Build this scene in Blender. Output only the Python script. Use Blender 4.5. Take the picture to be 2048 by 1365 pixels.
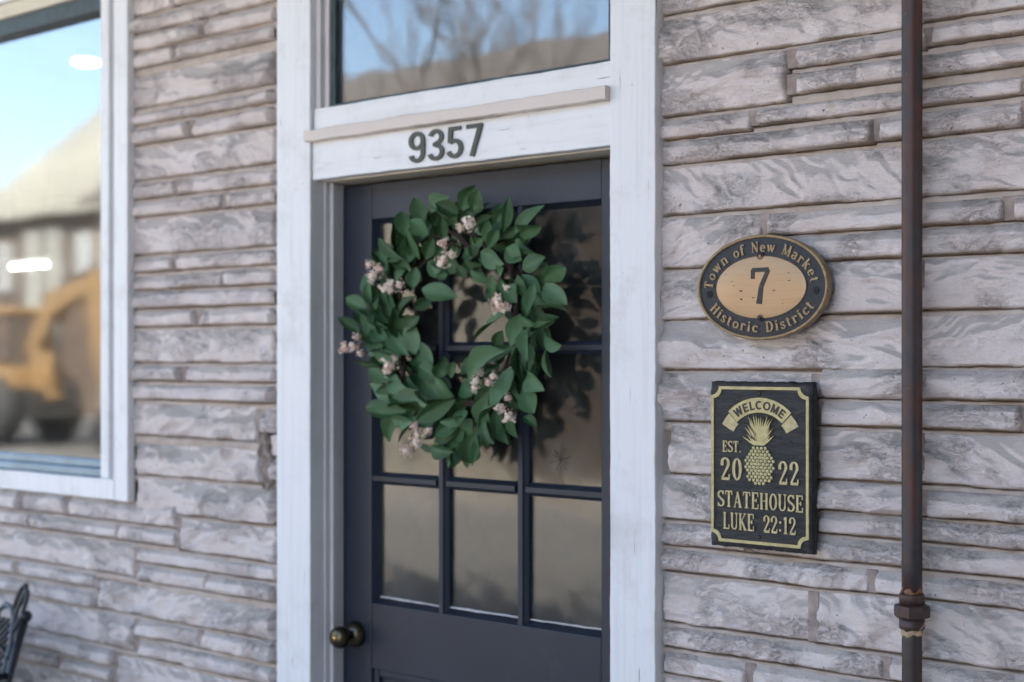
import bpy, bmesh, math, random
import numpy as np
from mathutils import Vector, Matrix, noise as mnoise

for o in list(bpy.data.objects):
    bpy.data.objects.remove(o, do_unlink=True)
scene = bpy.context.scene
COL = scene.collection
R = math.radians

# ------------------------------------------------------------------ camera
cam_data = bpy.data.cameras.new('camera')
cam = bpy.data.objects.new('camera', cam_data); COL.objects.link(cam)
cam_data.lens = 50.0; cam_data.sensor_width = 36.0
cam_data.shift_y = 0.01733
cam_data.clip_start = 0.05; cam_data.clip_end = 500.0
cam.location = (0.0, -2.485, 1.6)
cam.rotation_euler = (R(90), 0, R(39.39))
cam_data.dof.use_dof = True
cam_data.dof.focus_distance = 2.70
cam_data.dof.aperture_fstop = 2.5
scene.camera = cam

# ------------------------------------------------------------------ sky, sun, exposure
SUN_TRAVEL = Vector((-0.40, -0.52, -0.755)).normalized()
to_sun = -SUN_TRAVEL
world = bpy.data.worlds.new('World'); scene.world = world; world.use_nodes = True
wn = world.node_tree
for n in list(wn.nodes): wn.nodes.remove(n)
wo = wn.nodes.new('ShaderNodeOutputWorld'); wb = wn.nodes.new('ShaderNodeBackground')
ws = wn.nodes.new('ShaderNodeTexSky'); ws.sky_type = 'NISHITA'; ws.sun_disc = False
ws.sun_elevation = math.asin(to_sun.z); ws.sun_rotation = math.atan2(to_sun.x, to_sun.y)
ws.altitude = 150.0; ws.air_density = 1.0; ws.dust_density = 2.2; ws.ozone_density = 1.0
wb.inputs['Strength'].default_value = 0.11
wn.links.new(ws.outputs[0], wb.inputs[0]); wn.links.new(wb.outputs[0], wo.inputs[0])
sun_data = bpy.data.lights.new('sun', 'SUN'); sun_data.energy = 5.0; sun_data.angle = R(0.53)
sun_data.color = (1.0, 0.95, 0.87)
sun = bpy.data.objects.new('sun', sun_data); COL.objects.link(sun)
sun.rotation_euler = SUN_TRAVEL.to_track_quat('-Z', 'Y').to_euler(); sun.location = (6, 10, 14)
vs = scene.view_settings
vs.view_transform = 'Standard'; vs.look = 'None'; vs.gamma = 1.0; vs.use_curve_mapping = False
vs.exposure = 2.92
scene.render.engine = 'CYCLES'
scene.cycles.max_bounces = 7; scene.cycles.transparent_max_bounces = 16
scene.cycles.diffuse_bounces = 4; scene.cycles.glossy_bounces = 4

# ------------------------------------------------------------------ helpers
def tag(o, label=None, cat=None, group=None, kind=None):
    if label: o['label'] = label
    if cat: o['category'] = cat
    if group: o['group'] = group
    if kind: o['kind'] = kind
    return o

def empty(name, loc, label=None, cat=None, group=None):
    o = bpy.data.objects.new(name, None); COL.objects.link(o)
    o.location = loc; o.empty_display_size = 0.05
    return tag(o, label, cat, group)

def root_loc(p):
    v = Vector((0, 0, 0))
    while p is not None:
        v += p.location; p = p.parent
    return v

def link_mesh(name, me, mat, parent=None, loc=None, smooth=False):
    o = bpy.data.objects.new(name, me); COL.objects.link(o)
    if mat is not None and not me.materials: me.materials.append(mat)
    o.parent = parent
    if loc is not None: o.location = loc
    if smooth: me.polygons.foreach_set('use_smooth', [True] * len(me.polygons))
    return o

def from_bm(name, bm, mat, parent=None, smooth=False):
    """bm in world coordinates; the object sits at its parent's origin"""
    off = root_loc(parent)
    for v in bm.verts: v.co -= off
    me = bpy.data.meshes.new(name); bm.to_mesh(me); bm.free()
    return link_mesh(name, me, mat, parent, None, smooth)

def from_py(name, verts, faces, mat, parent=None, smooth=False):
    off = root_loc(parent)
    me = bpy.data.meshes.new(name)
    me.from_pydata([tuple(Vector(v) - off) for v in verts], [], faces); me.update()
    return link_mesh(name, me, mat, parent, None, smooth)

def bm_box(bm, x0, x1, y0, y1, z0, z1, bevel=0.0, seg=2, wob=0.0, seed=0):
    vs_ = [bm.verts.new(c) for c in ((x0,y0,z0),(x1,y0,z0),(x1,y1,z0),(x0,y1,z0),(x0,y0,z1),(x1,y0,z1),(x1,y1,z1),(x0,y1,z1))]
    fs = [bm.faces.new([vs_[i] for i in q]) for q in ((0,3,2,1),(4,5,6,7),(0,1,5,4),(1,2,6,5),(2,3,7,6),(3,0,4,7))]
    if bevel > 0:
        es = list({e for f in fs for e in f.edges})
        bmesh.ops.bevel(bm, geom=es, offset=bevel, segments=seg, profile=0.5, affect='EDGES')

def box(name, x0, x1, y0, y1, z0, z1, mat, parent=None, bevel=0.002, seg=2):
    bm = bmesh.new(); bm_box(bm, min(x0,x1), max(x0,x1), min(y0,y1), max(y0,y1), min(z0,z1), max(z0,z1), bevel, seg)
    return from_bm(name, bm, mat, parent)

def plank(name, x0, x1, y0, y1, z0, z1, mat, parent=None, axis='z', amp=0.0012, step=0.012, seed=0):
    """a weathered board: its long edges wander a little and its front face is not quite flat"""
    L0, L1 = (z0, z1) if axis == 'z' else (x0, x1)
    n = max(2, int((L1 - L0) / step)); r = 0.0025
    a0, a1 = (x0, x1) if axis == 'z' else (z0, z1)
    prof = [(a0, y1), (a0, y0 + r), (a0 + r*0.3, y0 + r*0.3), (a0 + r, y0), ((a0+a1)/2, y0), (a1 - r, y0), (a1 - r*0.3, y0 + r*0.3), (a1, y0 + r), (a1, y1)]
    V = []; F = []
    for i in range(n + 1):
        t = L0 + (L1 - L0) * i / n
        eA = (mnoise.noise((t*9, seed*3.1, 0)) + 0.6*mnoise.noise((t*40, seed*3.1, 5)) + 0.35*mnoise.noise((t*110, seed, 8))) * amp
        eB = (mnoise.noise((t*9, seed*3.1, 50)) + 0.6*mnoise.noise((t*40, seed*3.1, 55)) + 0.35*mnoise.noise((t*110, seed, 58))) * amp
        w = mnoise.noise((t*3, seed*1.7, 99)) * amp * 0.6
        for k, (a, y) in enumerate(prof):
            aa = a + (eA if k <= 3 else (eB if k >= 5 else 0)); yy = y + (w if 0 < k < 8 else 0)
            V.append((aa, yy, t) if axis == 'z' else (t, yy, aa))
    m = len(prof)
    for i in range(n):
        for k in range(m - 1):
            q = (i*m+k, i*m+k+1, (i+1)*m+k+1, (i+1)*m+k)
            F.append(q if axis != 'z' else q[::-1])
    F.append(tuple(range(m)) if axis == 'z' else tuple(range(m))[::-1]); F.append(tuple(n*m+k for k in range(m))[::-1] if axis == 'z' else tuple(n*m+k for k in range(m)))
    o = from_py(name, V, F, mat, parent)
    bm = bmesh.new(); bm.from_mesh(o.data); bmesh.ops.recalc_face_normals(bm, faces=bm.faces); bm.to_mesh(o.data); bm.free()
    return o

def bm_tube(bm, pts, rad, seg=8, cap=True):
    pts = [Vector(p) for p in pts]
    rads = rad if isinstance(rad, (list, tuple)) else [rad] * len(pts)
    rings = []
    prev = None
    for i, p in enumerate(pts):
        d = (pts[min(i+1, len(pts)-1)] - pts[max(i-1, 0)]).normalized()
        if prev is None:
            a = Vector((0, 0, 1)) if abs(d.z) < 0.9 else Vector((1, 0, 0))
            n1 = d.cross(a).normalized()
        else:
            n1 = (prev - d * prev.dot(d)).normalized()
        prev = n1; n2 = d.cross(n1)
        rings.append([bm.verts.new(p + (n1 * math.cos(2*math.pi*k/seg) + n2 * math.sin(2*math.pi*k/seg)) * rads[i]) for k in range(seg)])
    for a, b in zip(rings, rings[1:]):
        for k in range(seg):
            f = bm.faces.new((a[k], a[(k+1) % seg], b[(k+1) % seg], b[k])); f.smooth = True
    if cap:
        bm.faces.new(rings[0][::-1]); bm.faces.new(rings[-1])

def tube(name, pts, rad, mat, parent=None, seg=8):
    bm = bmesh.new(); bm_tube(bm, pts, rad, seg)
    return from_bm(name, bm, mat, parent)

def bm_lathe(bm, prof, origin, axis='z', seg=24, smooth=True):
    """prof: (radius, height) along the axis"""
    rings = []
    ox, oy, oz = origin
    for r, h in prof:
        ring = []
        for k in range(seg):
            c, s = math.cos(2*math.pi*k/seg) * r, math.sin(2*math.pi*k/seg) * r
            ring.append(bm.verts.new((ox + c, oy + s, oz + h) if axis == 'z' else (ox + c, oy - h, oz + s)))
        rings.append(ring)
    for a, b in zip(rings, rings[1:]):
        for k in range(seg):
            f = bm.faces.new((a[k], a[(k+1) % seg], b[(k+1) % seg], b[k])); f.smooth = smooth
    if prof[0][0] > 1e-5: bm.faces.new(rings[0][::-1])
    if prof[-1][0] > 1e-5: bm.faces.new(rings[-1])

def lathe(name, prof, origin, mat, parent=None, axis='z', seg=24, smooth=True):
    bm = bmesh.new(); bm_lathe(bm, prof, origin, axis, seg, smooth)
    bmesh.ops.recalc_face_normals(bm, faces=bm.faces)
    return from_bm(name, bm, mat, parent)

# numpy value noise ------------------------------------------------
def _hash(ix, iy, seed):
    h = (ix.astype(np.int64) * 374761393 + iy.astype(np.int64) * 668265263 + seed * 974711) & 0x7fffffff
    h = ((h ^ (h >> 13)) * 1274126177) & 0x7fffffff
    return ((h ^ (h >> 16)) & 0xffff) / 65535.0
def vn(x, y, seed=0):
    ix, iy = np.floor(x), np.floor(y); fx, fy = x - ix, y - iy
    fx = fx*fx*fx*(fx*(fx*6-15)+10); fy = fy*fy*fy*(fy*(fy*6-15)+10)
    a = _hash(ix, iy, seed); b = _hash(ix+1, iy, seed); c = _hash(ix, iy+1, seed); d = _hash(ix+1, iy+1, seed)
    return (a*(1-fx)+b*fx)*(1-fy) + (c*(1-fx)+d*fx)*fy
def fbm(x, y, seed=0, oct=4):
    s = 0; a = 0.5; t = 0
    for i in range(oct):
        s = s + a*vn(x*2**i + 7.3*i, y*2**i - 3.1*i, seed + i*17); t += a; a *= 0.5
    return s / t
def sstep(a, b, x):
    t = np.clip((x - a) / (b - a), 0, 1); return t*t*(3-2*t)

# ------------------------------------------------------------------ materials
class NT:
    def __init__(self, name):
        self.m = bpy.data.materials.new(name); self.m.use_nodes = True
        self.t = self.m.node_tree; self.b = self.t.nodes['Principled BSDF']; self.o = self.t.nodes['Material Output']
        self._tc = None
    def n(self, typ, **kw):
        nd = self.t.nodes.new(typ)
        for k, v in kw.items(): setattr(nd, k, v)
        return nd
    def l(self, a, b): self.t.links.new(a, b)
    def coord(self, scale=(1,1,1), kind='Object', rot=(0,0,0)):
        if self._tc is None: self._tc = self.n('ShaderNodeTexCoord')
        if kind == 'World':
            g = self.n('ShaderNodeNewGeometry'); src = g.outputs['Position']
        else: src = self._tc.outputs[kind]
        mp = self.n('ShaderNodeMapping'); mp.inputs['Scale'].default_value = scale; mp.inputs['Rotation'].default_value = rot
        self.l(src, mp.inputs['Vector']); return mp.outputs[0]
    def noise(self, vec, scale, detail=4, rough=0.55, dist=0.0):
        nd = self.n('ShaderNodeTexNoise'); nd.inputs['Scale'].default_value = scale; nd.inputs['Detail'].default_value = detail
        nd.inputs['Roughness'].default_value = rough; nd.inputs['Distortion'].default_value = dist
        self.l(vec, nd.inputs['Vector']); return nd.outputs['Fac']
    def ramp(self, fac, stops):
        r = self.n('ShaderNodeValToRGB'); e = r.color_ramp.elements
        while len(e) < len(stops): e.new(0.5)
        for el, (p, c) in zip(e, stops):
            el.position = p; el.color = (*c, 1) if len(c) == 3 else c
        self.l(fac, r.inputs[0]); return r.outputs[0]
    def mix(self, fac, a, b, blend='MIX'):
        m = self.n('ShaderNodeMix', data_type='RGBA', blend_type=blend)
        for v, i in ((fac, 0), (a, 6), (b, 7)):
            if hasattr(v, 'is_linked') or isinstance(v, bpy.types.NodeSocket): self.l(v, m.inputs[i])
            else: m.inputs[i].default_value = v if i == 0 else (*v, 1)
        return m.outputs[2]
    def math(self, op, a, b=0.0, clamp=False):
        m = self.n('ShaderNodeMath', operation=op, use_clamp=clamp)
        for v, i in ((a, 0), (b, 1)):
            if isinstance(v, bpy.types.NodeSocket): self.l(v, m.inputs[i])
            else: m.inputs[i].default_value = v
        return m.outputs[0]
    def bump(self, h, strength=0.3, dist=0.002, prev=None):
        b = self.n('ShaderNodeBump'); b.inputs['Strength'].default_value = strength; b.inputs['Distance'].default_value = dist
        self.l(h, b.inputs['Height'])
        if prev is not None: self.l(prev, b.inputs['Normal'])
        return b.outputs[0]
    def set(self, **kw):
        names = {'color': 'Base Color', 'rough': 'Roughness', 'metal': 'Metallic', 'normal': 'Normal', 'spec': 'Specular IOR Level', 'coat': 'Coat Weight', 'trans': 'Transmission Weight', 'sub': 'Subsurface Weight'}
        for k, v in kw.items():
            i = self.b.inputs[names[k]]
            if isinstance(v, bpy.types.NodeSocket): self.l(v, i)
            elif k == 'color': i.default_value = (*v, 1)
            else: i.default_value = v
        return self

def simple(name, col, rough=0.7, metal=0.0, var=0.15, scale=6.0, bump=0.0, bscale=60.0):
    m = NT(name); v = m.coord(kind='World')
    nz = m.noise(v, scale, 5)
    dark = tuple(c*(1-var) for c in col); lite = tuple(min(1, c*(1+var)) for c in col)
    m.set(color=m.ramp(nz, [(0.3, dark), (0.7, lite)]), rough=rough, metal=metal)
    if bump: m.set(normal=m.bump(m.noise(v, bscale, 4), 0.5, bump))
    return m.m

def mat_white_paint(name, base=(0.80, 0.805, 0.815), grain_axis='z', crack=0.62, dirt=(0.42, 0.36, 0.30)):
    """thick old gloss paint on timber: brush streaks, hairline checks, chips and grime"""
    m = NT(name)
    st = {'z': (60, 60, 2.2), 'x': (2.2, 60, 60)}[grain_axis]
    v = m.coord(kind='World'); vg = m.coord(st, kind='World')
    big = m.noise(v, 2.3, 5, 0.6)
    col = m.ramp(big, [(0.25, tuple(c*0.93 for c in base)), (0.75, base)])
    grain = m.noise(vg, 1.0, 6, 0.65)
    col = m.mix(m.ramp(grain, [(0.30, (0.40,)*3), (0.50, (0,)*3)]), col, tuple(c*0.72 for c in base))
    # checks: short dark hairlines along the grain, only in patches
    vc = m.coord(tuple(s*3.2 for s in st), kind='World')
    chk = m.noise(vc, 1.0, 3, 0.5)
    patch = m.noise(v, 9.0, 3)
    k = m.math('MULTIPLY', m.ramp(chk, [(0.0, (0,)*3), (0.69, (0,)*3), (0.73, (1,)*3)]), m.ramp(patch, [(crack-0.07, (0,)*3), (crack+0.03, (1,)*3)]))
    col = m.mix(k, col, (0.20, 0.17, 0.14))
    spk = m.noise(v, 150.0, 2, 0.5)
    sp = m.ramp(spk, [(0.0, (0,)*3), (0.755, (0,)*3), (0.78, (1,)*3)])
    sp = m.math('MULTIPLY', sp, m.ramp(m.noise(v, 14.0, 3), [(0.50, (0,)*3), (0.62, (1,)*3)]))
    col = m.mix(sp, col, (0.16, 0.13, 0.11))
    grime = m.noise(v, 6.0, 6, 0.7)
    col = m.mix(m.ramp(grime, [(0.52, (0,)*3), (0.82, (0.50,)*3)]), col, dirt)
    hgt = m.math('SUBTRACT', m.math('ADD', m.math('MULTIPLY', grain, 0.42), m.math('MULTIPLY', grime, 0.30)), m.math('MULTIPLY', k, 0.6))
    nb = m.bump(hgt, 1.0, 0.0010)
    m.set(color=col, rough=m.ramp(grime, [(0.3, (0.38,)*3), (0.8, (0.6,)*3)]), normal=nb)
    return m.m

def mat_stone():
    m = NT('painted_stone')
    v = m.coord(kind='World')
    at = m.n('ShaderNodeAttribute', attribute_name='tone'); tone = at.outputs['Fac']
    wk = m.n('ShaderNodeAttribute', attribute_name='wrinkle'); wrinkle = wk.outputs['Fac']
    vs_ = m.coord((44, 44, 88), kind='World', rot=(0, R(12), 0))
    streak = m.noise(vs_, 1.0, 5, 0.66, 0.7)
    slow = m.noise(v, 8.0, 4, 0.65)
    fine = m.noise(v, 230.0, 2, 0.6)
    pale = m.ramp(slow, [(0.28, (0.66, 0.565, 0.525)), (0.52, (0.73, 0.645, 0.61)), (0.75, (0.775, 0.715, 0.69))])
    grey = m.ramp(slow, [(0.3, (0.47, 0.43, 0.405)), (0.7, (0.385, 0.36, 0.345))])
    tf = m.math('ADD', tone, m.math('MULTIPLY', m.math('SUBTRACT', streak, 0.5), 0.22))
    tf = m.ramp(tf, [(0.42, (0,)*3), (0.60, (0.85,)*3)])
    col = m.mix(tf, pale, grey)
    cr = m.math('ABSOLUTE', m.math('SUBTRACT', streak, 0.5))
    # bristly fine ridges drawn out along the split face
    v2 = m.coord((95, 95, 330), kind='World', rot=(0, R(-14), 0))
    br = m.noise(v2, 1.0, 3, 0.62, 0.5)
    col = m.mix(m.ramp(br, [(0.30, (0.12,)*3), (0.42, (0,)*3)]), col, (0.33, 0.285, 0.265))
    col = m.mix(m.ramp(br, [(0.58, (0,)*3), (0.74, (0.18,)*3)]), col, (0.76, 0.71, 0.69))
    crk = m.math('MULTIPLY', m.ramp(cr, [(0.0, (1,)*3), (0.020, (0,)*3)]), wrinkle)
    col = m.mix(m.math('MULTIPLY', crk, 0.22), col, (0.22, 0.185, 0.165))
    col = m.mix(m.ramp(fine, [(0.24, (0.35,)*3), (0.38, (0,)*3)]), col, (0.34, 0.30, 0.28))
    pit = m.ramp(m.noise(v, 95.0, 1, 0.5), [(0.0, (0,)*3), (0.755, (0,)*3), (0.785, (1,)*3)])
    col = m.mix(m.math('MULTIPLY', pit, 0.8), col, (0.13, 0.105, 0.09))
    brown = m.n('ShaderNodeAttribute', attribute_name='grime')
    col = m.mix(m.math('MULTIPLY', brown.outputs['Fac'], 0.92), col, (0.30, 0.225, 0.17))
    h = m.math('MULTIPLY', streak, m.math('ADD', m.math('MULTIPLY', wrinkle, 0.75), 0.35))
    h = m.math('ADD', h, m.math('ADD', m.math('MULTIPLY', fine, 0.06), m.math('MULTIPLY', br, 0.24)))
    h = m.math('SUBTRACT', h, m.math('MULTIPLY', crk, 0.10))
    m.set(color=col, rough=0.62, normal=m.bump(h, 1.0, 0.0125))
    return m.m

def mat_mortar():
    m = NT('painted_mortar'); v = m.coord(kind='World')
    col = m.ramp(m.noise(v, 16.0, 5, 0.65), [(0.3, (0.36, 0.285, 0.23)), (0.6, (0.50, 0.42, 0.365)), (0.8, (0.58, 0.51, 0.465))])
    m.set(color=col, rough=0.85, normal=m.bump(m.noise(v, 190.0, 4, 0.7), 0.6, 0.002))
    return m.m

def mat_door():
    m = NT('door_paint'); v = m.coord(kind='World'); vg = m.coord((70, 70, 3), kind='World')
    base = m.ramp(m.noise(v, 3.0, 5, 0.6), [(0.25, (0.009, 0.014, 0.027)), (0.8, (0.015, 0.022, 0.039))])
    g = m.noise(vg, 1.0, 5, 0.6)
    col = m.mix(m.ramp(m.noise(v, 9.0, 6, 0.75), [(0.56, (0,)*3), (0.8, (0.25,)*3)]), base, (0.085, 0.085, 0.09))
    chip = m.ramp(m.noise(v, 55.0, 3, 0.5), [(0.0, (0,)*3), (0.74, (0,)*3), (0.76, (1,)*3)])
    chip = m.math('MULTIPLY', chip, m.ramp(m.noise(v, 5.0, 3), [(0.52, (0,)*3), (0.62, (1,)*3)]))
    col = m.mix(chip, col, (0.02, 0.012, 0.012))
    nb = m.bump(g, 0.3, 0.0014)
    m.set(color=col, rough=0.48, normal=nb)
    return m.m

def mat_glass(name, ior=1.6, dust=0.03, dust_col=(0.35, 0.33, 0.30), wavy=0.15, tint=(0.92, 0.95, 0.95), rough=0.02):
    m = NT(name); m.t.nodes.remove(m.b)
    v = m.coord(kind='World')
    fr = m.n('ShaderNodeFresnel'); ge = m.n('ShaderNodeNewGeometry')
    # both faces of the thin sheet reflect alike
    m.l(m.math('ADD', m.math('MULTIPLY', ge.outputs['Backfacing'], 1.0/ior-ior), ior), fr.inputs['IOR'])
    tr = m.n('ShaderNodeBsdfTransparent'); tr.inputs['Color'].default_value = (*tint, 1)
    gl = m.n('ShaderNodeBsdfGlossy'); gl.inputs['Roughness'].default_value = rough; gl.inputs['Color'].default_value = (1, 1, 1, 1)
    nb = m.bump(m.noise(v, 5.0, 2), wavy, 0.004)
    m.l(nb, gl.inputs['Normal'])
    mx = m.n('ShaderNodeMixShader'); m.l(fr.outputs[0], mx.inputs[0]); m.l(tr.outputs[0], mx.inputs[1]); m.l(gl.outputs[0], mx.inputs[2])
    df = m.n('ShaderNodeBsdfDiffuse'); df.inputs['Color'].default_value = (*dust_col, 1)
    d = m.ramp(m.noise(v, 9.0, 8, 0.8, 0.8), [(0.32, (dust*0.15,)*3), (0.52, (dust,)*3), (0.75, (min(1, dust*3.6),)*3)])
    mx2 = m.n('ShaderNodeMixShader'); m.l(d, mx2.inputs[0]); m.l(mx.outputs[0], mx2.inputs[1]); m.l(df.outputs[0], mx2.inputs[2])
    m.l(mx2.outputs[0], m.o.inputs[0])
    return m.m

def mat_leaf():
    m = NT('leaf_green')
    oi = m.n('ShaderNodeObjectInfo'); v = m.coord(kind='Object')
    c1 = m.ramp(oi.outputs['Random'], [(0.0, (0.032, 0.078, 0.020)), (0.35, (0.050, 0.130, 0.038)), (0.7, (0.072, 0.175, 0.064)), (1.0, (0.125, 0.235, 0.120))])
    nz = m.noise(v, 40.0, 4)
    col = m.mix(m.ramp(nz, [(0.35, (0.3,)*3), (0.7, (0,)*3)]), c1, (0.016, 0.050, 0.020))
    at = m.n('ShaderNodeAttribute', attribute_name='rib')
    col = m.mix(m.math('MULTIPLY', at.outputs['Fac'], 0.45), col, (0.10, 0.20, 0.10))
    sx = m.n('ShaderNodeSeparateXYZ'); m.l(v, sx.inputs[0])
    ay = m.math('ABSOLUTE', sx.outputs['Y'])
    w = m.math('SINE', m.math('MULTIPLY', m.math('SUBTRACT', sx.outputs['X'], m.math('MULTIPLY', ay, 0.75)), 62.0))
    vein = m.ramp(w, [(0.80, (0,)*3), (0.98, (1,)*3)])
    col = m.mix(m.math('MULTIPLY', vein, 0.22), col, (0.09, 0.18, 0.09))
    tip = m.noise(v, 3.0, 2)
    col = m.mix(m.ramp(tip, [(0.55, (0,)*3), (0.8, (0.35,)*3)]), col, (0.085, 0.12, 0.035))
    m.set(color=col, rough=m.ramp(nz, [(0.3, (0.28,)*3), (0.7, (0.42,)*3)]), normal=m.bump(m.math('ADD', m.math('MULTIPLY', nz, 0.6), vein), 0.35, 0.02), spec=0.5)
    return m.m

def mat_rust(name, base, rust, patch=0.6):
    m = NT(name); v = m.coord(kind='World'); vz = m.coord((30, 30, 6), kind='World')
    n1 = m.noise(v, 30.0, 6, 0.7); n2 = m.noise(vz, 1.0, 5, 0.7)
    col = m.ramp(n1, [(0.3, tuple(c*0.75 for c in base)), (0.7, tuple(c*1.3 for c in base))])
    col = m.mix(m.ramp(n2, [(patch-0.08, (0,)*3), (patch+0.06, (0.85,)*3)]), col, rust)
    col = m.mix(m.ramp(m.noise(v, 120.0, 2), [(0.0, (0,)*3), (0.76, (0,)*3), (0.78, (1,)*3)]), col, (0.30, 0.24, 0.19))
    nb = m.bump(n1, 0.6, 0.0015)
    m.set(color=col, rough=0.50, metal=0.15, normal=nb)
    return m.m

def mat_slate():
    m = NT('dark_slate'); v = m.coord((14, 14, 70), kind='World'); w = m.coord(kind='World')
    n = m.noise(v, 1.0, 7, 0.7, 0.8)
    col = m.ramp(n, [(0.3, (0.008, 0.008, 0.009)), (0.6, (0.019, 0.019, 0.020)), (0.85, (0.035, 0.033, 0.030))])
    nb = m.bump(n, 0.9, 0.005); nb = m.bump(m.noise(w, 300, 3), 0.4, 0.0008, nb)
    m.set(color=col, rough=0.5, normal=nb)
    return m.m

def mat_emit(name, col, s):
    m = NT(name); m.set(color=col); m.b.inputs['Emission Color'].default_value = (*col, 1); m.b.inputs['Emission Strength'].default_value = s
    return m.m

M = {}
M['white'] = mat_white_paint('white_trim_paint', grain_axis='z', crack=0.57)
M['white_h'] = mat_white_paint('white_board_paint', grain_axis='x', crack=0.50)
M['white_win'] = mat_white_paint('white_window_paint', base=(0.82, 0.825, 0.83), crack=0.7)
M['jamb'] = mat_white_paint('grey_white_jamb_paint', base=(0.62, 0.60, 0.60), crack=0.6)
M['ledge'] = mat_white_paint('pink_cream_ledge_paint', base=(0.68, 0.60, 0.54), grain_axis='x', crack=0.46, dirt=(0.33, 0.25, 0.20))
M['cream'] = mat_white_paint('cream_bounce_paint', base=(0.66, 0.60, 0.47), grain_axis='x')  # cream paint with the soffit's warm ground bounce put into the colour
M['stone'] = mat_stone(); M['mortar'] = mat_mortar(); M['door'] = mat_door()
M['glass_door'] = mat_glass('old_door_glass', 1.42, 0.05, (0.33, 0.31, 0.28), 0.45, rough=0.085)
M['glass_transom'] = mat_glass('transom_glass', 1.9, 0.07, (0.48, 0.48, 0.48), 0.12, rough=0.02)
M['glass_shop'] = mat_glass('shop_window_glass', 2.3, 0.01, (0.4, 0.4, 0.4), 0.04, rough=0.042)
M['leaf'] = mat_leaf()
M['twig'] = simple('brown_twig', (0.030, 0.016, 0.011), 0.8, 0, 0.4, 60, 0.001, 200)
M['petal'] = simple('pale_petal', (0.95, 0.80, 0.68), 0.7, 0, 0.12, 90)
M['petal_pink'] = simple('pink_petal', (0.88, 0.52, 0.43), 0.7, 0, 0.2, 90)
M['stamen'] = simple('pink_stamen', (0.66, 0.33, 0.27), 0.7)
M['brass_dark'] = simple('tarnished_brass', (0.09, 0.075, 0.05), 0.3, 1.0, 0.35, 25)
M['brass'] = simple('worn_brass', (0.50, 0.35, 0.13), 0.25, 1.0, 0.2, 40)
M['digit'] = simple('weathered_black_metal', (0.055, 0.057, 0.045), 0.5, 0.1, 0.3, 60)
M['pipe'] = mat_rust('weathered_pipe_iron', (0.036, 0.034, 0.038), (0.085, 0.032, 0.022), 0.52)
M['pipe_low'] = mat_rust('brown_pipe_iron', (0.042, 0.031, 0.030), (0.065, 0.032, 0.024), 0.55)
M['coupling'] = mat_rust('rusty_coupling_iron', (0.046, 0.031, 0.029), (0.085, 0.038, 0.026), 0.55)
M['rust'] = mat_rust('orange_rust', (0.16, 0.065, 0.03), (0.34, 0.17, 0.07), 0.6)
M['tape'] = simple('old_thread_tape', (0.42, 0.31, 0.18), 0.8, 0, 0.35, 90, 0.001)
M['slate'] = mat_slate()
M['gold'] = simple('plaque_gold_paint', (0.47, 0.41, 0.20), 0.45, 0.15, 0.18, 90, 0.0006, 400)
M['gold_dull'] = simple('dull_gold_paint', (0.46, 0.40, 0.22), 0.45, 0.15, 0.22, 90, 0.0006, 400)
M['black'] = simple('plaque_black_paint', (0.013, 0.014, 0.017), 0.45, 0, 0.3, 90)

def mat_bronze_face():
    m = NT('brushed_bronze'); v = m.coord((8, 60, 260), kind='World'); w = m.coord(kind='World')
    n = m.noise(v, 1.0, 5, 0.6)
    col = m.ramp(n, [(0.25, (0.42, 0.275, 0.15)), (0.8, (0.49, 0.33, 0.19))])
    wp = m.coord((55, 55, 130), kind='World')
    pit = m.ramp(m.noise(wp, 1.0, 2, 0.4), [(0.0, (0,)*3), (0.69, (0,)*3), (0.71, (1,)*3)])
    col = m.mix(pit, col, (0.05, 0.025, 0.015))
    m.set(color=col, rough=0.45, metal=0.35, normal=m.bump(n, 0.12, 0.0008))
    return m.m
def mat_cast_black():
    m = NT('cast_black_ground'); w = m.coord(kind='World')
    n = m.noise(w, 420.0, 3, 0.6)
    m.set(color=m.ramp(n, [(0.3, (0.006, 0.008, 0.013)), (0.75, (0.018, 0.021, 0.029))]), rough=0.5, normal=m.bump(n, 0.8, 0.0012))
    return m.m
M['twig_dark'] = simple('faded_sticker', (0.085, 0.07, 0.06), 0.8)
M['bronze'] = mat_bronze_face(); M['castblack'] = mat_cast_black()
M['bronze_dull'] = simple('dull_bronze', (0.30, 0.215, 0.115), 0.5, 0.3, 0.3, 120, 0.0006, 300)
M['teal'] = simple('teal_glazing_frame', (0.030, 0.055, 0.065), 0.5, 0.0, 0.3, 30)
M['blue_metal'] = simple('blue_grey_aluminium', (0.17, 0.25, 0.33), 0.35, 0.5, 0.15, 10)
M['screw'] = simple('dark_screw', (0.03, 0.028, 0.028), 0.4, 0.5)
M['copper'] = simple('copper_screw', (0.45, 0.18, 0.11), 0.4, 0.6)
M['chair'] = simple('black_cast_metal', (0.018, 0.021, 0.025), 0.32, 0.3, 0.3, 40, 0.001, 120)
M['chair_bars'] = simple('sheen_blue_black_metal', (0.075, 0.09, 0.11), 0.4, 0.3, 0.3, 40)  # bluish sheen of the arch bars put into the base colour
M['concrete'] = simple('sidewalk_concrete', (0.42, 0.39, 0.35), 0.9, 0, 0.15, 3, 0.004, 40)
M['asphalt'] = simple('grey_asphalt', (0.24, 0.22, 0.195), 0.9, 0, 0.2, 2, 0.004, 60)
M['gravel'] = simple('tan_gravel', (0.38, 0.32, 0.24), 0.95, 0, 0.25, 1.2, 0.01, 25)
M['roof_metal'] = simple('pale_roof_metal', (0.25, 0.24, 0.20), 0.5, 0.1, 0.1, 0.6)
M['siding'] = simple('grey_siding', (0.30, 0.31, 0.31), 0.8, 0, 0.15, 1)
M['siding_white'] = simple('white_siding', (0.24, 0.24, 0.22), 0.8, 0, 0.1, 1)
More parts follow.
